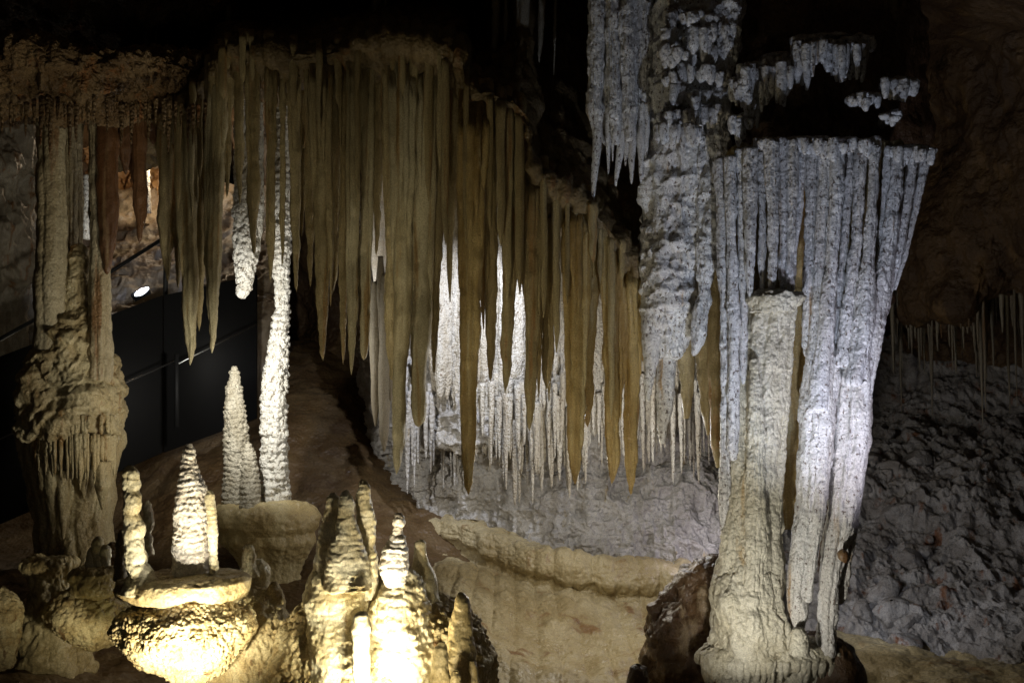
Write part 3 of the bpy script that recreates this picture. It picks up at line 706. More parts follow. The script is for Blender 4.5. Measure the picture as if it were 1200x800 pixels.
# ---------------------------------------------------------------- lower middle group
# mound under everything
mb = MB(); tube(mb, [(450, 676, 20), (455, 690, 55), (452, 712, 92), (450, 740, 112), (452, 775, 122), (455, 830, 135), (455, 900, 140)], 4.35, n=560, step=.006, smooth=.03, flat=.75, lump=[(.08, .25, 1), (.02, .07, 1)], pop=[(.025, .019), (.014, .045)], seed=61)
tag(mb.build('popcorn_mound', M_pop), 'wide yellow popcorn mound at bottom centre under the stalagmite cluster', 'mound')
rt = tag(root('stalagmite_cluster', P(400, 745, 4.1)), 'three fused layered cream stalagmites on a bulging foot at bottom centre', 'stalagmite')
RG = dict(ring=(.0036, .026), lump=[(.014, .06, 1)], pop=(.004, .012))
for pts, nm, dd, sd in (([(391, 577, 2), (391, 583, 7), (389, 600, 9), (387, 630, 13), (387, 660, 19), (390, 690, 24)], 'spire', .02, 1),
                        ([(405, 574, 2), (405, 581, 7), (405, 600, 10), (406, 630, 16), (407, 655, 23), (408, 690, 27)], 'spire', -.06, 2),
                        ([(425, 562, 2), (426, 568, 6), (427, 590, 9), (429, 615, 10), (430, 640, 11), (428, 665, 14), (424, 700, 18)], 'spire', .05, 3)):
    mb = MB(); tube(mb, pts, 4.1 + dd, n=120, step=.005, smooth=.015, seed=62 + sd, **RG); mb.build(nm, M_layer, rt)
mb = MB(); tube(mb, [(400, 640, 12), (400, 655, 24), (398, 675, 34), (394, 700, 38), (396, 716, 36), (404, 740, 42), (410, 770, 48), (410, 800, 44)], 4.15, n=260, step=.006, smooth=.02, flute=(.06, 7), seed=66, **RG); mb.build('bulging_foot', M_layer, rt)
rt = tag(root('stalagmite', P(464, 730, 4.1)), 'pinkish white bottle-shaped stalagmite with a round knob on top, right of the triple cluster', 'stalagmite')
mb = MB(); tube(mb, [(467, 601, 3), (468, 606, 6), (468, 613, 6.5), (466, 621, 5), (465, 630, 9), (463, 645, 15), (462, 660, 17), (462, 672, 16), (464, 688, 12)], 4.1, n=130, step=.004, smooth=.01, ring=(.007, .03), lump=[(.008, .04, 1)], seed=67); mb.build('bottle', M_pink, rt)
mb = MB(); tube(mb, [(470, 668, 12), (470, 685, 24), (468, 705, 32), (470, 730, 38), (474, 760, 46), (476, 810, 50)], 4.15, n=240, step=.006, smooth=.02, flute=(.06, 7), ring=(.006, .04), lump=[(.03, .09, 1)], pop=(.010, .02), seed=68); mb.build('foot', M_layer, rt)
mb = MB(); tube(mb, [(493, 632, 2), (493, 636, 6), (493, 646, 7), (493, 656, 9), (496, 680, 16), (496, 710, 20)], 4.25, n=80, step=.006, lump=[(.008, .04, 1)], seed=69)
tag(mb.build('stalagmite', M_layer), 'small pale round-headed stub right of the bottle-shaped stalagmite', 'stalagmite')
mb = MB(); tube(mb, [(424, 716, 3), (423, 720, 8), (423, 735, 10), (423, 760, 9.5), (424, 790, 10), (424, 830, 11)], 3.85, n=90, step=.006, ring=(.004, .05), lump=[(.008, .05, 1)], seed=70)
tag(mb.build('stalagmite', M_layer), 'blinding white finger stalagmite in front, at the bottom of the triple cluster', 'stalagmite')
for pts, d, lab in (([(540, 694, 2), (540, 699, 7), (541, 712, 10), (540, 740, 14), (541, 770, 17), (541, 830, 20)], 3.95, 'yellow finger stalagmite standing apart at the right end of the bottom group'),
                    ([(518, 752, 3), (517, 758, 7), (516, 780, 10), (516, 830, 12)], 3.85, 'low stub in front of the left side of the lone yellow finger'),
                    ([(553, 774, 3), (554, 780, 6), (555, 800, 8), (556, 840, 10)], 3.9, 'low stub at the right foot of the lone yellow finger'),
                    ([(534, 786, 3), (534, 790, 6), (534, 810, 8), (534, 840, 9)], 3.8, 'lowest nub cut off by the bottom edge, before the lone yellow finger')):
    mb = MB(); tube(mb, pts, d, n=90, step=.006, lump=[(.014, .06, 1)], ring=(.003, .04), seed=int(pts[0][0])); tag(mb.build('stalagmite', M_cream), lab, 'stalagmite')

# ---------------------------------------------------------------- wet boulder & black nub
mb = MB(); tube(mb, [(842, 648, 6), (834, 660, 20), (820, 682, 42), (812, 710, 56), (810, 745, 58), (816, 800, 66), (820, 880, 76)], 5.3, n=260, step=.01, smooth=.04, flat=.8, lump=[(.12, .35, 1), (.04, .1, 1)], ridge=(.02, .1, 1), seed=71)
tag(mb.build('boulder', M_bwet), 'glistening dark brown boulder against the left foot of the frosted column', 'boulder')
mb = MB(); tube(mb, [(748, 778, 3), (748, 782, 9), (747, 795, 12), (746, 820, 14), (746, 860, 16)], 4.6, n=80, step=.01, lump=[(.03, .08, 1)], seed=72)
tag(mb.build('stalagmite', M_bwet), 'small black nub at the bottom edge left of the wet boulder', 'stalagmite')

# ---------------------------------------------------------------- the big frosted column on the right
fc = tag(root('frosted_column', P(905, 800, 4.7)), 'huge frosted white column on the right, wide and fluted above, split into pillars below', 'column')
FR = dict(pop=[(.0075, .020), (.003, .010)], lump=[(.03, .12, 2.5), (.01, .04, 2)])


def pillar(name, parts, m, d, parent, n=140, step=.008, seed=0, **k):
    mb = MB()
    if name == 'fluted_block': parts = [([(a[0], a[1], a[2] * .84) for a in q], e) for q, e in parts]
    for i, (pts, dd) in enumerate(parts):
        kw = dict(FR); kw.update(k)
        if name == 'fluted_block' and pts[0][1] < 200: pts = [(pts[0][0], pts[0][1] + (i * 5 % 11) - 5, pts[0][2])] + pts[1:]
        tube(mb, pts, d + dd, n=n, step=step, smooth=.02, seed=seed + i, **kw)
    return mb.build(name, m, parent)


# left block: ribs
ribs = []
for x0, x1, yb, w, dd in ((843, 850, 632, 6.5, .02), (856, 859, 540, 7.5, -.03), (868, 871, 450, 5.5, -.03), (880, 879, 352, 7, -.09), (893, 893, 345, 5.5, -.07), (905, 905, 343, 7.5, -.12), (918, 917, 347, 5, -.08), (929, 926, 348, 6.5, -.10), (940, 930, 330, 4.5, -.04)):
    yt = 170 + max(0, 870 - x0) * .5 + (x0 * 7 % 13) - 6
    ribs.append(([(x0, yt, w * 1.2), (x0 - .5, yt + 15, w * 1.2), (x0 + (x1 - x0) * .3, 240, w), (x1 + 1, (240 + yb) / 2, w * .92), (x1, yb - 40, w * .95), (x1, yb - 10, w * .7), (x1, yb, w * .3)], dd))
pillar('fluted_block', ribs, M_frost, 4.75, fc, n=80, step=.008, seed=100, flute=(.14, 5))
pillar('tan_backing', [([(890, 176, 42), (888, 200, 42), (888, 300, 38), (886, 350, 34)], .22), ([(1006, 180, 66), (1004, 200, 62), (996, 280, 50), (986, 360, 42), (978, 440, 32), (972, 480, 22)], .26)], M_tan, 4.75, fc, n=160, step=.012, seed=135, flute=(.1, 18))
# left pillar below the broken ledge
pillar('left_pillar', [([(906, 340, 26), (904, 350, 28), (897, 380, 31), (893, 420, 31), (890, 480, 30), (887, 540, 28), (884, 600, 28), (881, 650, 34), (876, 690, 38), (876, 730, 38), (880, 770, 40)], .05), ([(868, 440, 5), (866, 500, 9), (866, 580, 10), (860, 640, 12), (852, 690, 12), (846, 704, 7)], .0), ([(884, 420, 4), (886, 500, 10), (886, 600, 12), (884, 690, 14), (886, 720, 10)], -.07),
                                              ([(930, 346, 4), (924, 420, 5), (915, 520, 6), (908, 600, 6), (904, 660, 8), (904, 720, 8)], -.02)], M_pil, 4.75, fc, n=280, step=.007, seed=120, flute=(.10, 10), lump=[(.04, .14, 1.6), (.014, .05, 1.3)])
# broken ledge rim
mb = MB(); tube(mb, [(907, 341, 22), (908, 344, 31), (909, 350, 33), (908, 357, 30), (906, 366, 26)], 4.68, n=160, step=.006, lump=[(.03, .07, .6)], pop=(.008, .015), smooth=.02, flat=.8, seed=130)
mb.build('broken_ledge', M_pil, fc)
# right block
ribs = []
for pts, dd in (([(951, 166, 7.5), (951, 200, 8), (949, 280, 7.5), (948, 360, 7), (945, 405, 5), (944, 418, 2)], -.02),
                ([(966, 166, 8), (966, 220, 8), (961, 320, 8), (955, 420, 9), (947, 520, 10)], -.06),
                ([(982, 168, 7.5), (981, 220, 8), (975, 300, 8.5), (967, 400, 10), (958, 480, 12)], -.11),
                ([(996, 170, 5), (995, 220, 5.5), (988, 300, 5), (980, 370, 5), (977, 410, 2)], -.04),
                ([(1009, 170, 7), (1007, 220, 7), (1003, 290, 6.5), (995, 360, 8), (987, 430, 13)], -.08),
                ([(1025, 172, 7), (1023, 220, 7.5), (1018, 300, 9), (1011, 380, 13), (1003, 450, 18)], -.11),
                ([(1040, 174, 5), (1038, 210, 5.5), (1033, 270, 4), (1030, 300, 2)], -.04),
                ([(1053, 174, 7.5), (1051, 210, 8), (1041, 280, 10), (1029, 350, 12), (1016, 430, 12), (1010, 480, 9)], -.07),
                ([(1069, 178, 7), (1066, 215, 7), (1056, 270, 7), (1044, 330, 7), (1033, 380, 5), (1030, 396, 2)], 0),
                ([(1085, 184, 7), (1081, 205, 6), (1072, 250, 5), (1060, 300, 4), (1049, 340, 1.5)], .05)):
    ribs.append((pts, dd))
pillar('fluted_block', ribs, M_frost, 4.75, fc, n=90, step=.008, seed=140, flute=(.14, 5))
# legs
pillar('left_leg', [([(966, 385, 4), (965, 415, 12), (962, 445, 18), (957, 480, 20), (955, 520, 19), (951, 570, 18), (946, 620, 16), (939, 670, 13), (935, 710, 12), (934, 742, 7)], -.04),
                    ([(964, 500, 6), (960, 600, 6), (952, 660, 5), (947, 705, 3)], -.10)], M_frost2, 4.75, fc, n=150, step=.007, seed=160, flute=(.12, 8))
pillar('right_leg', [([(1004, 375, 4), (1002, 405, 13), (999, 440, 20), (999, 470, 22), (996, 520, 20), (991, 560, 18), (985, 610, 16), (978, 650, 14), (972, 690, 11), (969, 730, 10), (968, 768, 11)], -.02),
                     ([(1014, 420, 3), (1010, 470, 8), (1006, 540, 8), (998, 600, 8), (991, 650, 7), (985, 700, 5), (983, 708, 3)], .03)], M_frost2, 4.75, fc, n=170, step=.007, seed=170, flute=(.12, 8))
pillar('red_seam', [([(978, 490, 5), (977, 540, 7), (972, 590, 7), (966, 640, 5), (962, 670, 3)], .06), ([(988, 643, 2), (988, 648, 6), (989, 654, 6), (990, 659, 2)], -.10)], M_ora, 4.72, fc, n=60, seed=175)
# orange curtain seen through the slot
pillar('orange_web', [([(938, 200, 10), (938, 330, 12), (934, 450, 12), (926, 560, 12), (922, 620, 8)], .05), ([(946, 300, 8), (940, 430, 8), (932, 540, 7), (928, 600, 3)], .12)], M_amber, 4.95, fc, n=60, step=.014, seed=180, pop=(.003, .02))
# base with its drip fringe
mb = MB(); tube(mb, [(882, 722, 24), (886, 736, 44), (894, 750, 62), (903, 762, 80), (905, 772, 84), (905, 780, 76), (905, 788, 62), (905, 800, 60), (905, 860, 70)], 4.8, n=340, step=.008, smooth=.02, flat=.5, flute=(.08, 22), lump=[(.07, .14, 1), (.03, .05, 1)], pop=(.014, .025), seed=190)
rr = random.Random(5)
for i in range(38):
    a = -1.35 + 2.7 * i / 37 + rr.uniform(-.03, .03); x = 905 + 80 * math.sin(a); dz = -math.cos(a) * 80 / F * 4.8 * .5
    ln = rr.uniform(12, 26); w = rr.uniform(3.5, 6.5)
    tube(mb, [(x, 762, w * 1.2, dz + .06), (x, 776, w * 1.1, dz), (x, 776 + ln * .6, w * .8, dz + .0), (x, 778 + ln, .8, dz + .02)], 4.8, n=18, step=.012, lump=(.01, .05, 2))
mb.build('drip_base', M_pil, fc)
mb = MB(); tube(mb, [(880, 640, 14), (879, 668, 28), (877, 695, 36), (876, 714, 40), (880, 728, 41), (886, 742, 38), (891, 756, 32), (892, 768, 28)], 4.72, n=240, step=.007, smooth=.03, flat=.7, flute=(.10, 9), lump=[(.05, .12, 1.5), (.02, .05, 1.3)], pop=(.01, .02), seed=195)
mb.build('foot_bulge', M_pil, fc)
mb = MB(); tube(mb, [(965, 745, 14), (968, 752, 28), (970, 775, 36), (972, 800, 38), (972, 860, 40)], 4.85, n=160, step=.01, lump=[(.05, .16, 1)], seed=197)
tag(mb.build('boulder', M_bwet), 'smooth dark brown rounded rock behind the right foot of the frosted column', 'boulder')
mb = MB(); tube(mb, [(936, 736, 4), (936, 742, 9), (936, 752, 11), (936, 765, 12)], 4.6, n=70, step=.006, lump=[(.012, .04, 1)], pop=(.006, .014), seed=199)
tag(mb.build('stalagmite', M_pil), 'tiny knobbly stub between the feet of the frosted column', 'stalagmite')

# dark rock core above the column with lit fringed shelves
cr_ = tag(root('rock_pillar', P(965, 175, 5.4)), 'dark rounded rock mass above the frosted column, dotted with small white fringed shelves', 'rock')
mb = MB(); tube(mb, [(975, -160, 130), (972, -40, 112), (970, 0, 104), (975, 60, 112), (978, 120, 114), (985, 165, 110), (990, 200, 100), (990, 300, 62), (980, 420, 40)], 5.6, n=260, step=.014, flat=.55, lump=[(.12, .4, 1), (.03, .1, 1)], ridge=(.03, .1, 2), seed=200)
mb.build('rock_core', M_bwet, cr_)


def fringe(x0, x1, yt, ylist, d, parent, seed, m=M_frost):
    """a small shelf with hanging teeth; ylist = tip heights across"""
    mb = MB(); rnd = random.Random(seed); n = max(4, int((x1 - x0) / 5.5)); yf = lambda x: np.interp(x, np.linspace(x0, x1, len(ylist)), ylist)
    xm = (x0 + x1) / 2; yt0 = yt
    hsweep(mb, [(x0, yt + 4, d + .10, 3, .05), (xm, yt + 5, d + .14, 5, .12), (x1, yt + 4, d + .10, 3, .05)], n=44, step=.008, lump=(.02, .05, 1), pop=(.015, .025), seed=seed)
    for i in range(n):
        x = x0 + (i + .5) * (x1 - x0) / n + rnd.uniform(-1, 1); y = yf(x) + rnd.uniform(-4, 4); w = rnd.uniform(3.4, 6.2); dd = rnd.uniform(-.05, .03); yt = yt0 + rnd.uniform(-3, 4)
        tube(mb, [(x, yt, w, dd), (x, yt + (y - yt) * .35, w * 1.05, dd), (x + rnd.uniform(-1, 1), yt + (y - yt) * .75, w * .8, dd), (x, max(y, yt + 6), w * .35, dd)], d, n=30, step=.008, pop=[(.020, .022)], lump=(.016, .05, 2), seed=seed + i)
    return mb.build('white_fringe', m, parent)


fringe(930, 1022, 44, [100, 66, 80, 97, 88, 62], 4.85, cr_, 1)
fringe(932, 960, 48, [96, 104, 70], 4.80, cr_, 11)
fringe(962, 1012, 50, [70, 95, 92, 96], 4.79, cr_, 12)
fringe(866, 905, 78, [108, 120, 112], 4.80, cr_, 13)
fringe(902, 930, 74, [110, 126, 100], 4.80, cr_, 14)
fringe(892, 934, 66, [92, 104, 124, 84], 4.85, cr_, 2)
fringe(856, 900, 92, [118, 126, 150, 120], 4.82, cr_, 3)
fringe(856, 880, 138, [158, 172, 150], 4.78, cr_, 4)
fringe(995, 1030, 112, [122, 128, 124], 4.66, cr_, 5)
fringe(1034, 1074, 95, [112, 120, 108], 4.66, cr_, 6)
fringe(1034, 1052, 134, [142, 148, 140], 4.66, cr_, 7)
rr = random.Random(12)
fringe(884, 1030, 164, [176, 184, 180, 190, 178, 186], 4.66, cr_, 8)
fringe(1038, 1094, 174, [186, 196, 190], 4.68, cr_, 9)

# upper-middle right column (x 765-865) with broken tiers
uc = tag(root('frosted_flowstone', P(800, 420, 5.0)), 'grey frosted flowstone with rows of small ragged tiers, between the curtain and the frosted column', 'flowstone')
pillar('upper_trunk', [([(816, -60, 50), (816, 0, 49), (812, 60, 46), (806, 120, 44), (803, 170, 44), (800, 230, 42), (795, 290, 36), (788, 340, 30), (784, 380, 24), (782, 420, 12)], .12),
                       ([(856, -40, 12), (852, 40, 12), (846, 100, 11), (838, 160, 12), (832, 240, 12), (828, 300, 10), (824, 350, 8), (818, 395, 6), (813, 417, 2.5)], -.06)], M_frost, 5.0, uc, n=260, step=.008, seed=210, ridge=(.03, .09, 1.2), lump=[(.05, .14, 1.6), (.02, .045, 1.3)], flute=(.08, 9))
pillar('hanging_lobe', [([(770, 300, 12), (768, 340, 14), (764, 400, 11), (762, 440, 6), (759, 470, 2)], .1), ([(784, 330, 10), (782, 400, 11), (780, 460, 10), (776, 500, 5), (776, 520, 2)], .14),
                        ([(776, 150, 10), (776, 240, 12), (774, 300, 6)], .05)], M_frost, 5.0, uc, n=100, seed=220)
pillar('brown_web', [([(800, 300, 12), (802, 380, 11), (804, 440, 9), (804, 490, 3)], .15), ([(822, 360, 10), (826, 430, 10), (828, 480, 6), (830, 510, 2)], .18), ([(836, 300, 7), (838, 440, 8), (840, 520, 6), (841, 548, 2)], .1)], M_tan, 5.05, uc, n=70, step=.012, seed=225, pop=(.004, .02))
rr = random.Random(15); k = 20
for y in (12, 34, 58, 82, 104, 128):
    x = 778 + rr.uniform(-3, 3)
    while x < 842:
        w = rr.uniform(12, 22); fringe(x, x + w, y + rr.uniform(-6, 6), [y + rr.uniform(12, 20), y + rr.uniform(16, 30), y + rr.uniform(12, 20)], 4.86 + rr.uniform(0, .04), uc, k); k += 1
        x += w + rr.uniform(3, 8)
fringe(768, 822, 146, [168, 166, 172, 164], 4.83, uc, 60)

# hanging curtain x 690-765
hc = tag(root('flowstone_curtain', P(728, 0, 5.2)), 'grey hanging flowstone curtain with dagger tips, top centre-right against the black void', 'curtain')
pillar('curtain_body', [([(726, -60, 38), (727, 0, 38), (728, 50, 37), (728, 100, 36), (728, 140, 32), (730, 165, 20)], .08), ([(700, -40, 10), (698, 60, 9), (697, 130, 9), (699, 160, 4)], -.05), ([(752, -40, 13), (752, 60, 12), (750, 130, 11), (750, 170, 4)], -.02),
                        ([(716, -40, 8), (718, 60, 9), (720, 140, 7), (722, 170, 3)], -.08), ([(735, -40, 8), (734, 60, 8), (738, 130, 8), (738, 165, 4)], -.09)], M_frost, 5.1, hc, n=150, seed=230, flute=(.14, 9), lump=[(.04, .12, 2.4), (.015, .04, 2)])
for x, xt, y, w in ((700, 695, 238, 6), (713, 713, 204, 4), (718, 718, 190, 3), (730, 722, 219, 6), (741, 740, 216, 5), (752, 751, 214, 5), (758, 757, 190, 4), (735, 733, 195, 4)):
    mb = MB(); tube(mb, [(x, 120, w), (x, 150, w), ((x + xt) / 2, (150 + y) / 2, w * .75), (xt, y - 8, w * .35), (xt, y, .8)], 5.05, n=28, step=.014, lump=(.01, .05, 2), pop=(.004, .015)); mb.build('dagger', M_frost, hc)

# small things hanging in the black void at the top
for x, xt, y, w, lab in ((584, 579, 78, 4.5, 'leftmost of the four thin stalactites in the black void at the top'), (594, 592, 66, 2.5, 'short thread-like stalactite next to the leftmost one in the black void'),
                         (638, 632, 75, 4.5, 'tapering stalactite right of the slim column in the black void'), (653, 649, 88, 1.8, 'thinnest straw stalactite, rightmost in the black void')):
    stal(x, xt, y, w, 0, M_grey, lab, y0=-60, d=5.6, group='stalactites in the black void', n=20)
mb = MB(); tube(mb, [(613, -60, 10), (612, 20, 8), (610, 60, 7), (609, 110, 7), (609, 135, 8)], 5.4, n=50, step=.012, flute=(.15, 6), lump=(.01, .08, 3))
tag(mb.build('slim_column', M_grey), 'slim dim brown column in the black void, standing on the curtain shelf', 'column')
for x, y, w, lab in ((441, 28, 7, 'stubby dim stalactite above the top edge of the curtain'), (452, 14, 3, 'tiny dim stalactite right of the stubby one above the curtain'), (267, 46, 4, 'thin dim stalactite at the top left corner of the curtain'), (183, 62, 2, 'hair-thin pale straw hanging over the popcorn ledge'), (171, 58, 5, 'dim brown stalactite beside the hair-thin straw over the popcorn ledge')):
    stal(x, x, y, w, 0, M_grey, lab, y0=-60, d=6.0, group='dim stalactites near the top edge', n=20)

# ---------------------------------------------------------------- back wall fringes and straws
def straws(name, m, label, group, spots, seed, d0):
    rnd = random.Random(seed); protos = []
    for k in range(4):
        mb = MB(); pts = [(600, 400, 3.2)]
        for t in (.2, .4, .6, .8): pts.append((600 + rnd.uniform(-.5, .5), 400 + 60 * t, 3.2 - 2.2 * t + rnd.uniform(-.3, .4)))
        pts.append((600, 460, .6)); tube(mb, pts, d0, n=14, step=.02, lump=(.006, .04, 3), pop=(.004, .018), seed=seed + k)
        me = mb.build(name, m, origin=P(600, 400, d0)); protos.append(me)
    for i, (x, y, ln, w, d) in enumerate(spots):
        p = protos[i % 4]; o = p if i < 4 else p.copy()
        if i >= 4: COL.objects.link(o)
        o.location = P(x, y, d); s = d / d0; o.scale = (w * s, w * s, ln / 60 * s); o.rotation_euler = (0, 0, rnd.uniform(0, 6)); tag(o, label, 'stalactite', group)


rr = random.Random(22); S1 = []
for i in range(120):
    x = rr.uniform(548, 762); edge = np.interp(x, [540, 560, 590, 640, 700, 760], [470, 500, 535, 520, 520, 500]); t = rr.random()
    y = edge - 60 + 45 * t
    S1.append((x, y - rr.uniform(10, 50), rr.uniform(50, 115), rr.uniform(.8, 1.7), float(np.interp(x, [520, 640, 760], [7.4, 7.15, 7.3])) + rr.uniform(-.05, .1)))
straws('straw_stalactite', M_drap, 'thin white straw in the fringe along the lip of the back wall drapery', 'white straws on the back wall', S1, 5, 7.3)
S2 = [(rr.uniform(470, 548), rr.uniform(420, 480), rr.uniform(50, 110), rr.uniform(.8, 1.6), 7.5 + rr.uniform(0, .2)) for i in range(36)]
straws('straw_stalactite', M_bwall, 'dim grey straw behind the tips of the long ochre stalactites', 'dim straws left of the bright wall', S2, 6, 7.5)
S3 = [(rr.uniform(762, 846), rr.uniform(400, 470), rr.uniform(50, 110), rr.uniform(.7, 1.5), 7.0 + rr.uniform(0, .3)) for i in range(44)]
straws('straw_stalactite', M_drap, 'pale straw in the dense fringe left of the frosted column', 'pale straws by the frosted column', S3, 7, 7.1)
S4 = []
for i in range(64):
    x = rr.uniform(1045, 1205); S4.append((x, 338 + rr.uniform(-10, 8), rr.uniform(40, 105) * (1.6 if i % 8 == 0 else 1), rr.uniform(.5, 1.1), float(np.interp(x, [1060, 1130, 1220], [8.8, 8.05, 7.75])) + rr.uniform(.02, .3)))
straws('straw_stalactite', M_grey, 'thin grey straw hanging under the brown overhang on the far right', 'straws under the right overhang', S4, 9, 8.0)

# white ribbed drapery bodies on the back wall
mb = MB(); rr = random.Random(31)
for i in range(46):
    x = 512 + i * 5.6 + rr.uniform(-2, 2); yb = float(np.interp(x, [510, 545, 560, 590, 640, 700, 765], [490, 510, 520, 545, 530, 525, 510])) + rr.uniform(-35, 6); w = rr.uniform(4, 8)
    d = float(np.interp(x, [510, 640, 765], [7.5, 7.25, 7.35])) + rr.uniform(-.04, .06)
    tube(mb, [(x, 190, w), (x, 300, w), (x + rr.uniform(-2, 2), 400, w * 1.1), (x, yb - 30, w), (x, yb, w * .3)], d, n=34, step=.014, flute=(.2, 6), lump=[(.03, .1, 2), (.012, .035, 1.5)], pop=[(.014, .03)], seed=i)
tag(mb.build('wall_drapery', M_drap), 'white crystalline drapery covering the back wall behind the brown curtain, brightest at its left', 'drapery')
# rocks on the rubble slope
def chip(mb, R0, seed):
    """an angular broken stone, flat faces cut by random planes"""
    g = np.random.RandomState(seed); th = np.linspace(0, 2 * math.pi, 44, endpoint=False)[None, :]; ph = np.linspace(-1.5, 1.5, 26)[:, None]
    D = np.stack([np.cos(ph) * np.cos(th), np.cos(ph) * np.sin(th), np.sin(ph) * np.ones_like(th)], -1)
    n = g.normal(size=(13, 3)); n /= np.linalg.norm(n, axis=1)[:, None]; dk = g.uniform(.6, 1, 13)
    q = np.min(np.where((D @ n.T) > .15, dk / np.maximum(D @ n.T, .15), 9), -1); q = np.clip(q, 0, 1.15)
    G = D * (q * R0)[..., None]; G = G + D * (.05 * R0 * fbm(G / (R0 * .5), 4, seed))[..., None]
    mb.grid(G + P(600, 400, 7.5), True)


protos = []
for k in range(7):
    mb = MB(); chip(mb, .13, k + 3); protos.append(mb.build('loose_rock', M_rub, origin=P(600, 400, 7.5)))
rr = random.Random(41)
RK = []
for i in range(110):
    py = rr.uniform(500, 765); px = rr.uniform(1005, 1215)
    d = float(np.interp(py, [490, 535, 630, 715, 768], [9.0, 8.35, 7.65, 6.9, 6.5])) - (px - 1100) / 1200 * 1.0
    RK.append((px, py, d - .05))
for i, (px, py, d) in enumerate(RK):
    p = protos[i % 7]; o = p if i < 7 else p.copy()
    if i >= 7: COL.objects.link(o)
    o.location = P(px, py, d); s = rr.uniform(.35, .95) ** 2; o.scale = (s * rr.uniform(.8, 1.5), s, s * rr.uniform(.6, 1)); o.rotation_euler = (rr.uniform(-.5, .5), rr.uniform(-.5, .5), rr.uniform(0, 6))
    tag(o, 'loose grey rock lying on the rubble slope at the right', 'rock', 'loose rocks on the rubble slope')

# ---------------------------------------------------------------- walkway railings and lamp
def P3(x, y, d): return tuple(float(v) for v in P(x, y, d))
rl = tag(root('railing', P3(120, 420, 8.4)), 'black railing with two posts and a sloping handrail before the lit far chamber', 'railing')
A = [P3(-60, 431, 7.2), P3(43, 373, 7.6), P3(195, 277, 8.4)]
mb = MB(); mb.bar(A[0], A[1], .016); mb.bar(A[1], A[2], .016); mb.build('handrail', M_metal, rl)
for a, yb, dd in ((A[1], 460, 7.6), (A[2], 375, 8.4)):
    mb = MB(); b = list(a); b[2] = a[2] - .65
    mb.bar(a, b, .02); mb.build('post', M_metal, rl)
dk = tag(root('walkway', P3(200, 400, 8.3)), 'black walkway edge with dark panels in place of shadow running up behind the left stalactites', 'walkway')
def slab(pts, th, m, name, parent):
    """a solid panel between picture-aligned corners at their own depths, th metres thick"""
    a = np.array([P3(*p) for p in pts]); mb = MB(); o = np.array([0, th, 0])
    v = np.concatenate([a, a + o]); q = np.array([[0, 1, 2, 3], [7, 6, 5, 4], [0, 4, 5, 1], [1, 5, 6, 2], [2, 6, 7, 3], [3, 7, 4, 0]])
    mb.v.append(v); mb.q.append(q); mb.n = 8; return mb.build(name, m, parent, flat=True)
slab([(-60, 440, 7.0), (190, 346, 8.2), (190, 530, 8.2), (-60, 640, 7.0)], .05, M_metal, 'shadow_panel', dk)  # near-black panels put where the walkway side sinks into shadow
slab([(192, 346, 8.2), (300, 322, 8.8), (300, 490, 8.8), (192, 530, 8.2)], .05, M_metal, 'shadow_panel', dk)
cr2 = tag(root('cable_rail', P3(207, 430, 7.9)), 'thin steel cable rail with a slim black post in front of the dark walkway', 'railing')
mb = MB(); mb.bar(P3(-40, 532, 6.7), P3(207, 422, 7.6), .006); mb.bar(P3(209, 426, 7.6), P3(300, 380, 8.3), .006); mb.build('cable', M_steel, cr2)
mb = MB(); mb.bar(P3(207, 415, 7.6), P3(207, 500, 7.6), .018); mb.build('post', M_metal, cr2)
fl = tag(root('floodlight', P3(165, 345, 9.6)), 'small lit floodlight glowing on the far chamber floor behind the railing', 'lamp')
mb = MB(); rot = Matrix.Rotation(R(-28), 3, 'Y') @ Matrix.Rotation(R(35), 3, 'X')
mb.box(P3(165, 344, 9.62), (.17, .05, .075), rot); mb.build('housing', M_metal, fl, flat=True)
mb = MB(); hsweep(mb, [(158, 345.5, 9.56, 1.5, .01), (161, 344, 9.56, 3, .02), (166, 342, 9.56, 4, .03), (171, 339.5, 9.56, 3, .02), (174, 338, 9.56, 1.5, .01)], n=20, step=.01); mb.build('lens', M_lens, fl)
mb = MB(); tube(mb, [(193, 184, 1), (193, 187, 2), (193, 190, 1)], 11.2, n=12, step=.006, closed=True); 
sl = tag(root('spotlight', P3(193, 187, 11.2)), 'tiny bright lamp glinting on the far orange chamber wall', 'lamp')
mb.build('lens', M_lens, sl)
mb = MB(); mb.bar(P3(193, 187, 11.24), P3(193, 190, 11.5), .03); mb.build('housing', M_metal, sl)
mb = MB()
tube(mb, [(172, 190, 3), (172, 230, 4), (173, 250, 4)], 11.0, n=30, step=.02, pop=(.02, .04)); tag(mb.build('crystal_column', M_white), 'brightly lit white column far away in the left chamber', 'column')
mb = MB(); tube(mb, [(102, 205, 3), (102, 235, 4), (102, 280, 4)], 8.0, n=40, step=.012, pop=(.02, .04), ring=(.012, .05)); tag(mb.build('crystal_column', M_white), 'bright white ribbed column seen through the slot in the tiered column', 'column')


# ---------------------------------------------------------------- lamps of the show cave, and an added camera-side fill
def spot(name, a, t, W, colr, ang, blend=.6, rad=.03):
    l = bpy.data.lights.new(name, 'SPOT'); l.energy = W; l.color = colr; l.spot_size = R(ang); l.spot_blend = blend; l.shadow_soft_size = rad
    o = bpy.data.objects.new(name, l); COL.objects.link(o); a = Vector(P3(*a)); o.location = a
    o.rotation_euler = (Vector(P3(*t)) - a).to_track_quat('-Z', 'Y').to_euler(); return o


def point(name, a, W, colr, rad=.03):
    l = bpy.data.lights.new(name, 'POINT'); l.energy = W; l.color = colr; l.shadow_soft_size = rad
    o = bpy.data.objects.new(name, l); COL.objects.link(o); o.location = P3(*a); return o


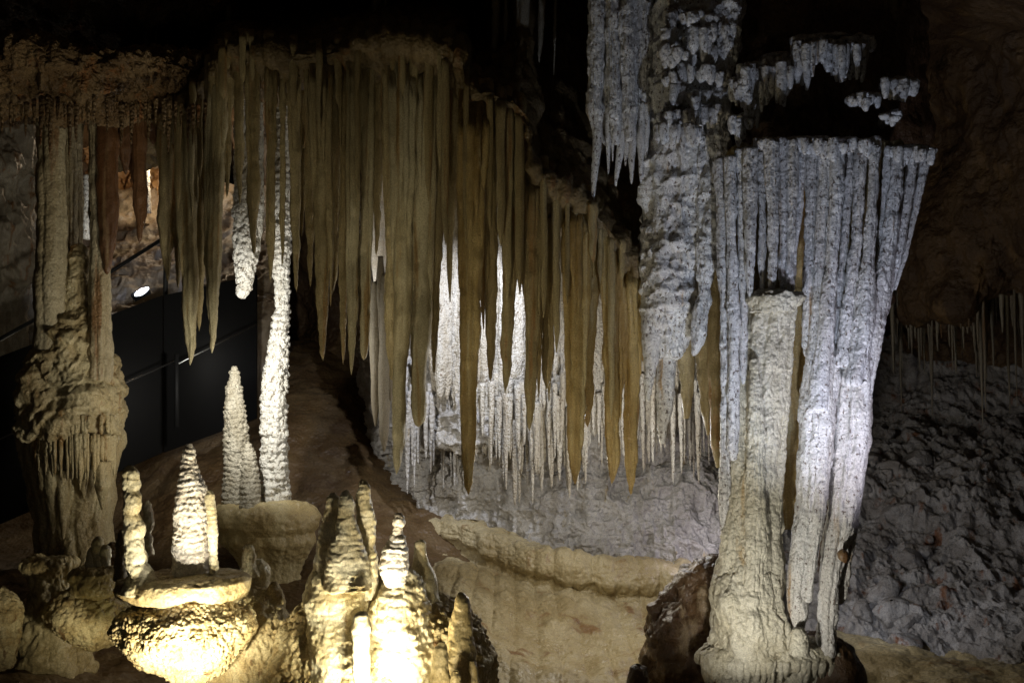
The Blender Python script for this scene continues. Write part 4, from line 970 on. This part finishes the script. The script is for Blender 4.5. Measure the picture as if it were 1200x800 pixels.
WARM = (1, .86, .58); NEUT = (1, .95, .84); COOL = (.78, .84, 1); VIO = (.86, .82, 1)
spot('lamp_table', (215, 838, 3.72), (217, 740, 4.05), 58, (1, .90, .66), 104, .9)
spot('lamp_spire', (212, 850, 3.5), (223, 620, 4.25), 42, (1, .93, .78), 34, .9)
spot('lamp_cluster', (432, 836, 3.72), (430, 720, 4.05), 46, (1, .90, .64), 120, .9)
spot('lamp_lone_finger', (505, 860, 3.55), (535, 730, 4.0), 7, (1, .88, .6), 80, .9)
spot('lamp_cluster_top', (436, 860, 3.5), (432, 640, 4.15), 40, (1, .9, .68), 46, .9)
spot('lamp_small_table', (135, 790, 4.45), (108, 722, 4.8), 1.6, (1, .9, .5), 80, .9)
spot('lamp_tiered_column', (330, 560, 4.7), (82, 390, 5.8), 42, (1, .93, .74), 72, .8, .08)
point('lamp_pedestal', (225, 640, 5.5), 2, (1, .9, .65), .08)
spot('lamp_white_column', (262, 420, 6.0), (320, 430, 6.9), 70, (1, .97, .9), 125, .6)
spot('lamp_back_wall', (575, 250, 6.4), (535, 420, 7.5), 130, COOL, 80, .7)
point('lamp_behind_curtain', (735, 500, 6.3), 20, (.93, .95, 1), .12)
point('lamp_flowstone', (700, 560, 5.9), 20, (1, .9, .7), .15)
point('lamp_wall_foot', (828, 632, 7.0), 3.5, VIO)
spot('lamp_column_side', (1130, 660, 3.8), (1000, 460, 4.75), 36, VIO, 70, 1)
spot('lamp_column_upper', (940, 760, 3.6), (925, 300, 4.75), 72, (.70, .79, 1), 66, .8)
spot('lamp_column_foot', (850, 830, 3.9), (885, 640, 4.7), 32, (1, .96, .86), 90, .8)
spot('lamp_curtain', (430, 880, 3.9), (520, 480, 5.05), 54, (1, .84, .50), 130, .9)
spot('lamp_curtain_right', (720, 800, 4.3), (680, 480, 5.1), 11, (1, .88, .62), 110, .9)
spot('lamp_rubble', (1000, 690, 5.9), (1070, 700, 7.0), 12, COOL, 90, .9)
spot('lamp_chamber', (165, 338, 9.5), (150, 300, 10.8), 16, COOL, 140, .6)
spot('lamp_slot', (116, 300, 7.6), (102, 240, 8.0), 5, (1, 1, 1), 60, .5)
point('lamp_left_alcove', (30, 420, 7.9), 4, (1, .9, .7), .1)
point('lamp_far_chamber', (190, 182, 11.0), 25, (1, .8, .55))
point('camera_side_fill', (420, 760, 1.6), 4.5, (1, .9, .7), .2)  # added soft fill near the camera, not one of the cave's lamps

# ---------------------------------------------------------------- world and view
w = bpy.data.worlds.new('World'); scn.world = w; w.use_nodes = True
bg = w.node_tree.nodes['Background']; bg.inputs[0].default_value = (.55, .5, .4, 1); bg.inputs[1].default_value = .013
scn.view_settings.view_transform = 'Standard'; scn.view_settings.look = 'None'; scn.view_settings.exposure = 0; scn.view_settings.gamma = 1
scn.cycles.max_bounces = 5; scn.cycles.diffuse_bounces = 3; scn.cycles.glossy_bounces = 2
scn.cycles.use_denoising = True
scn.cycles.sample_clamp_indirect = 3
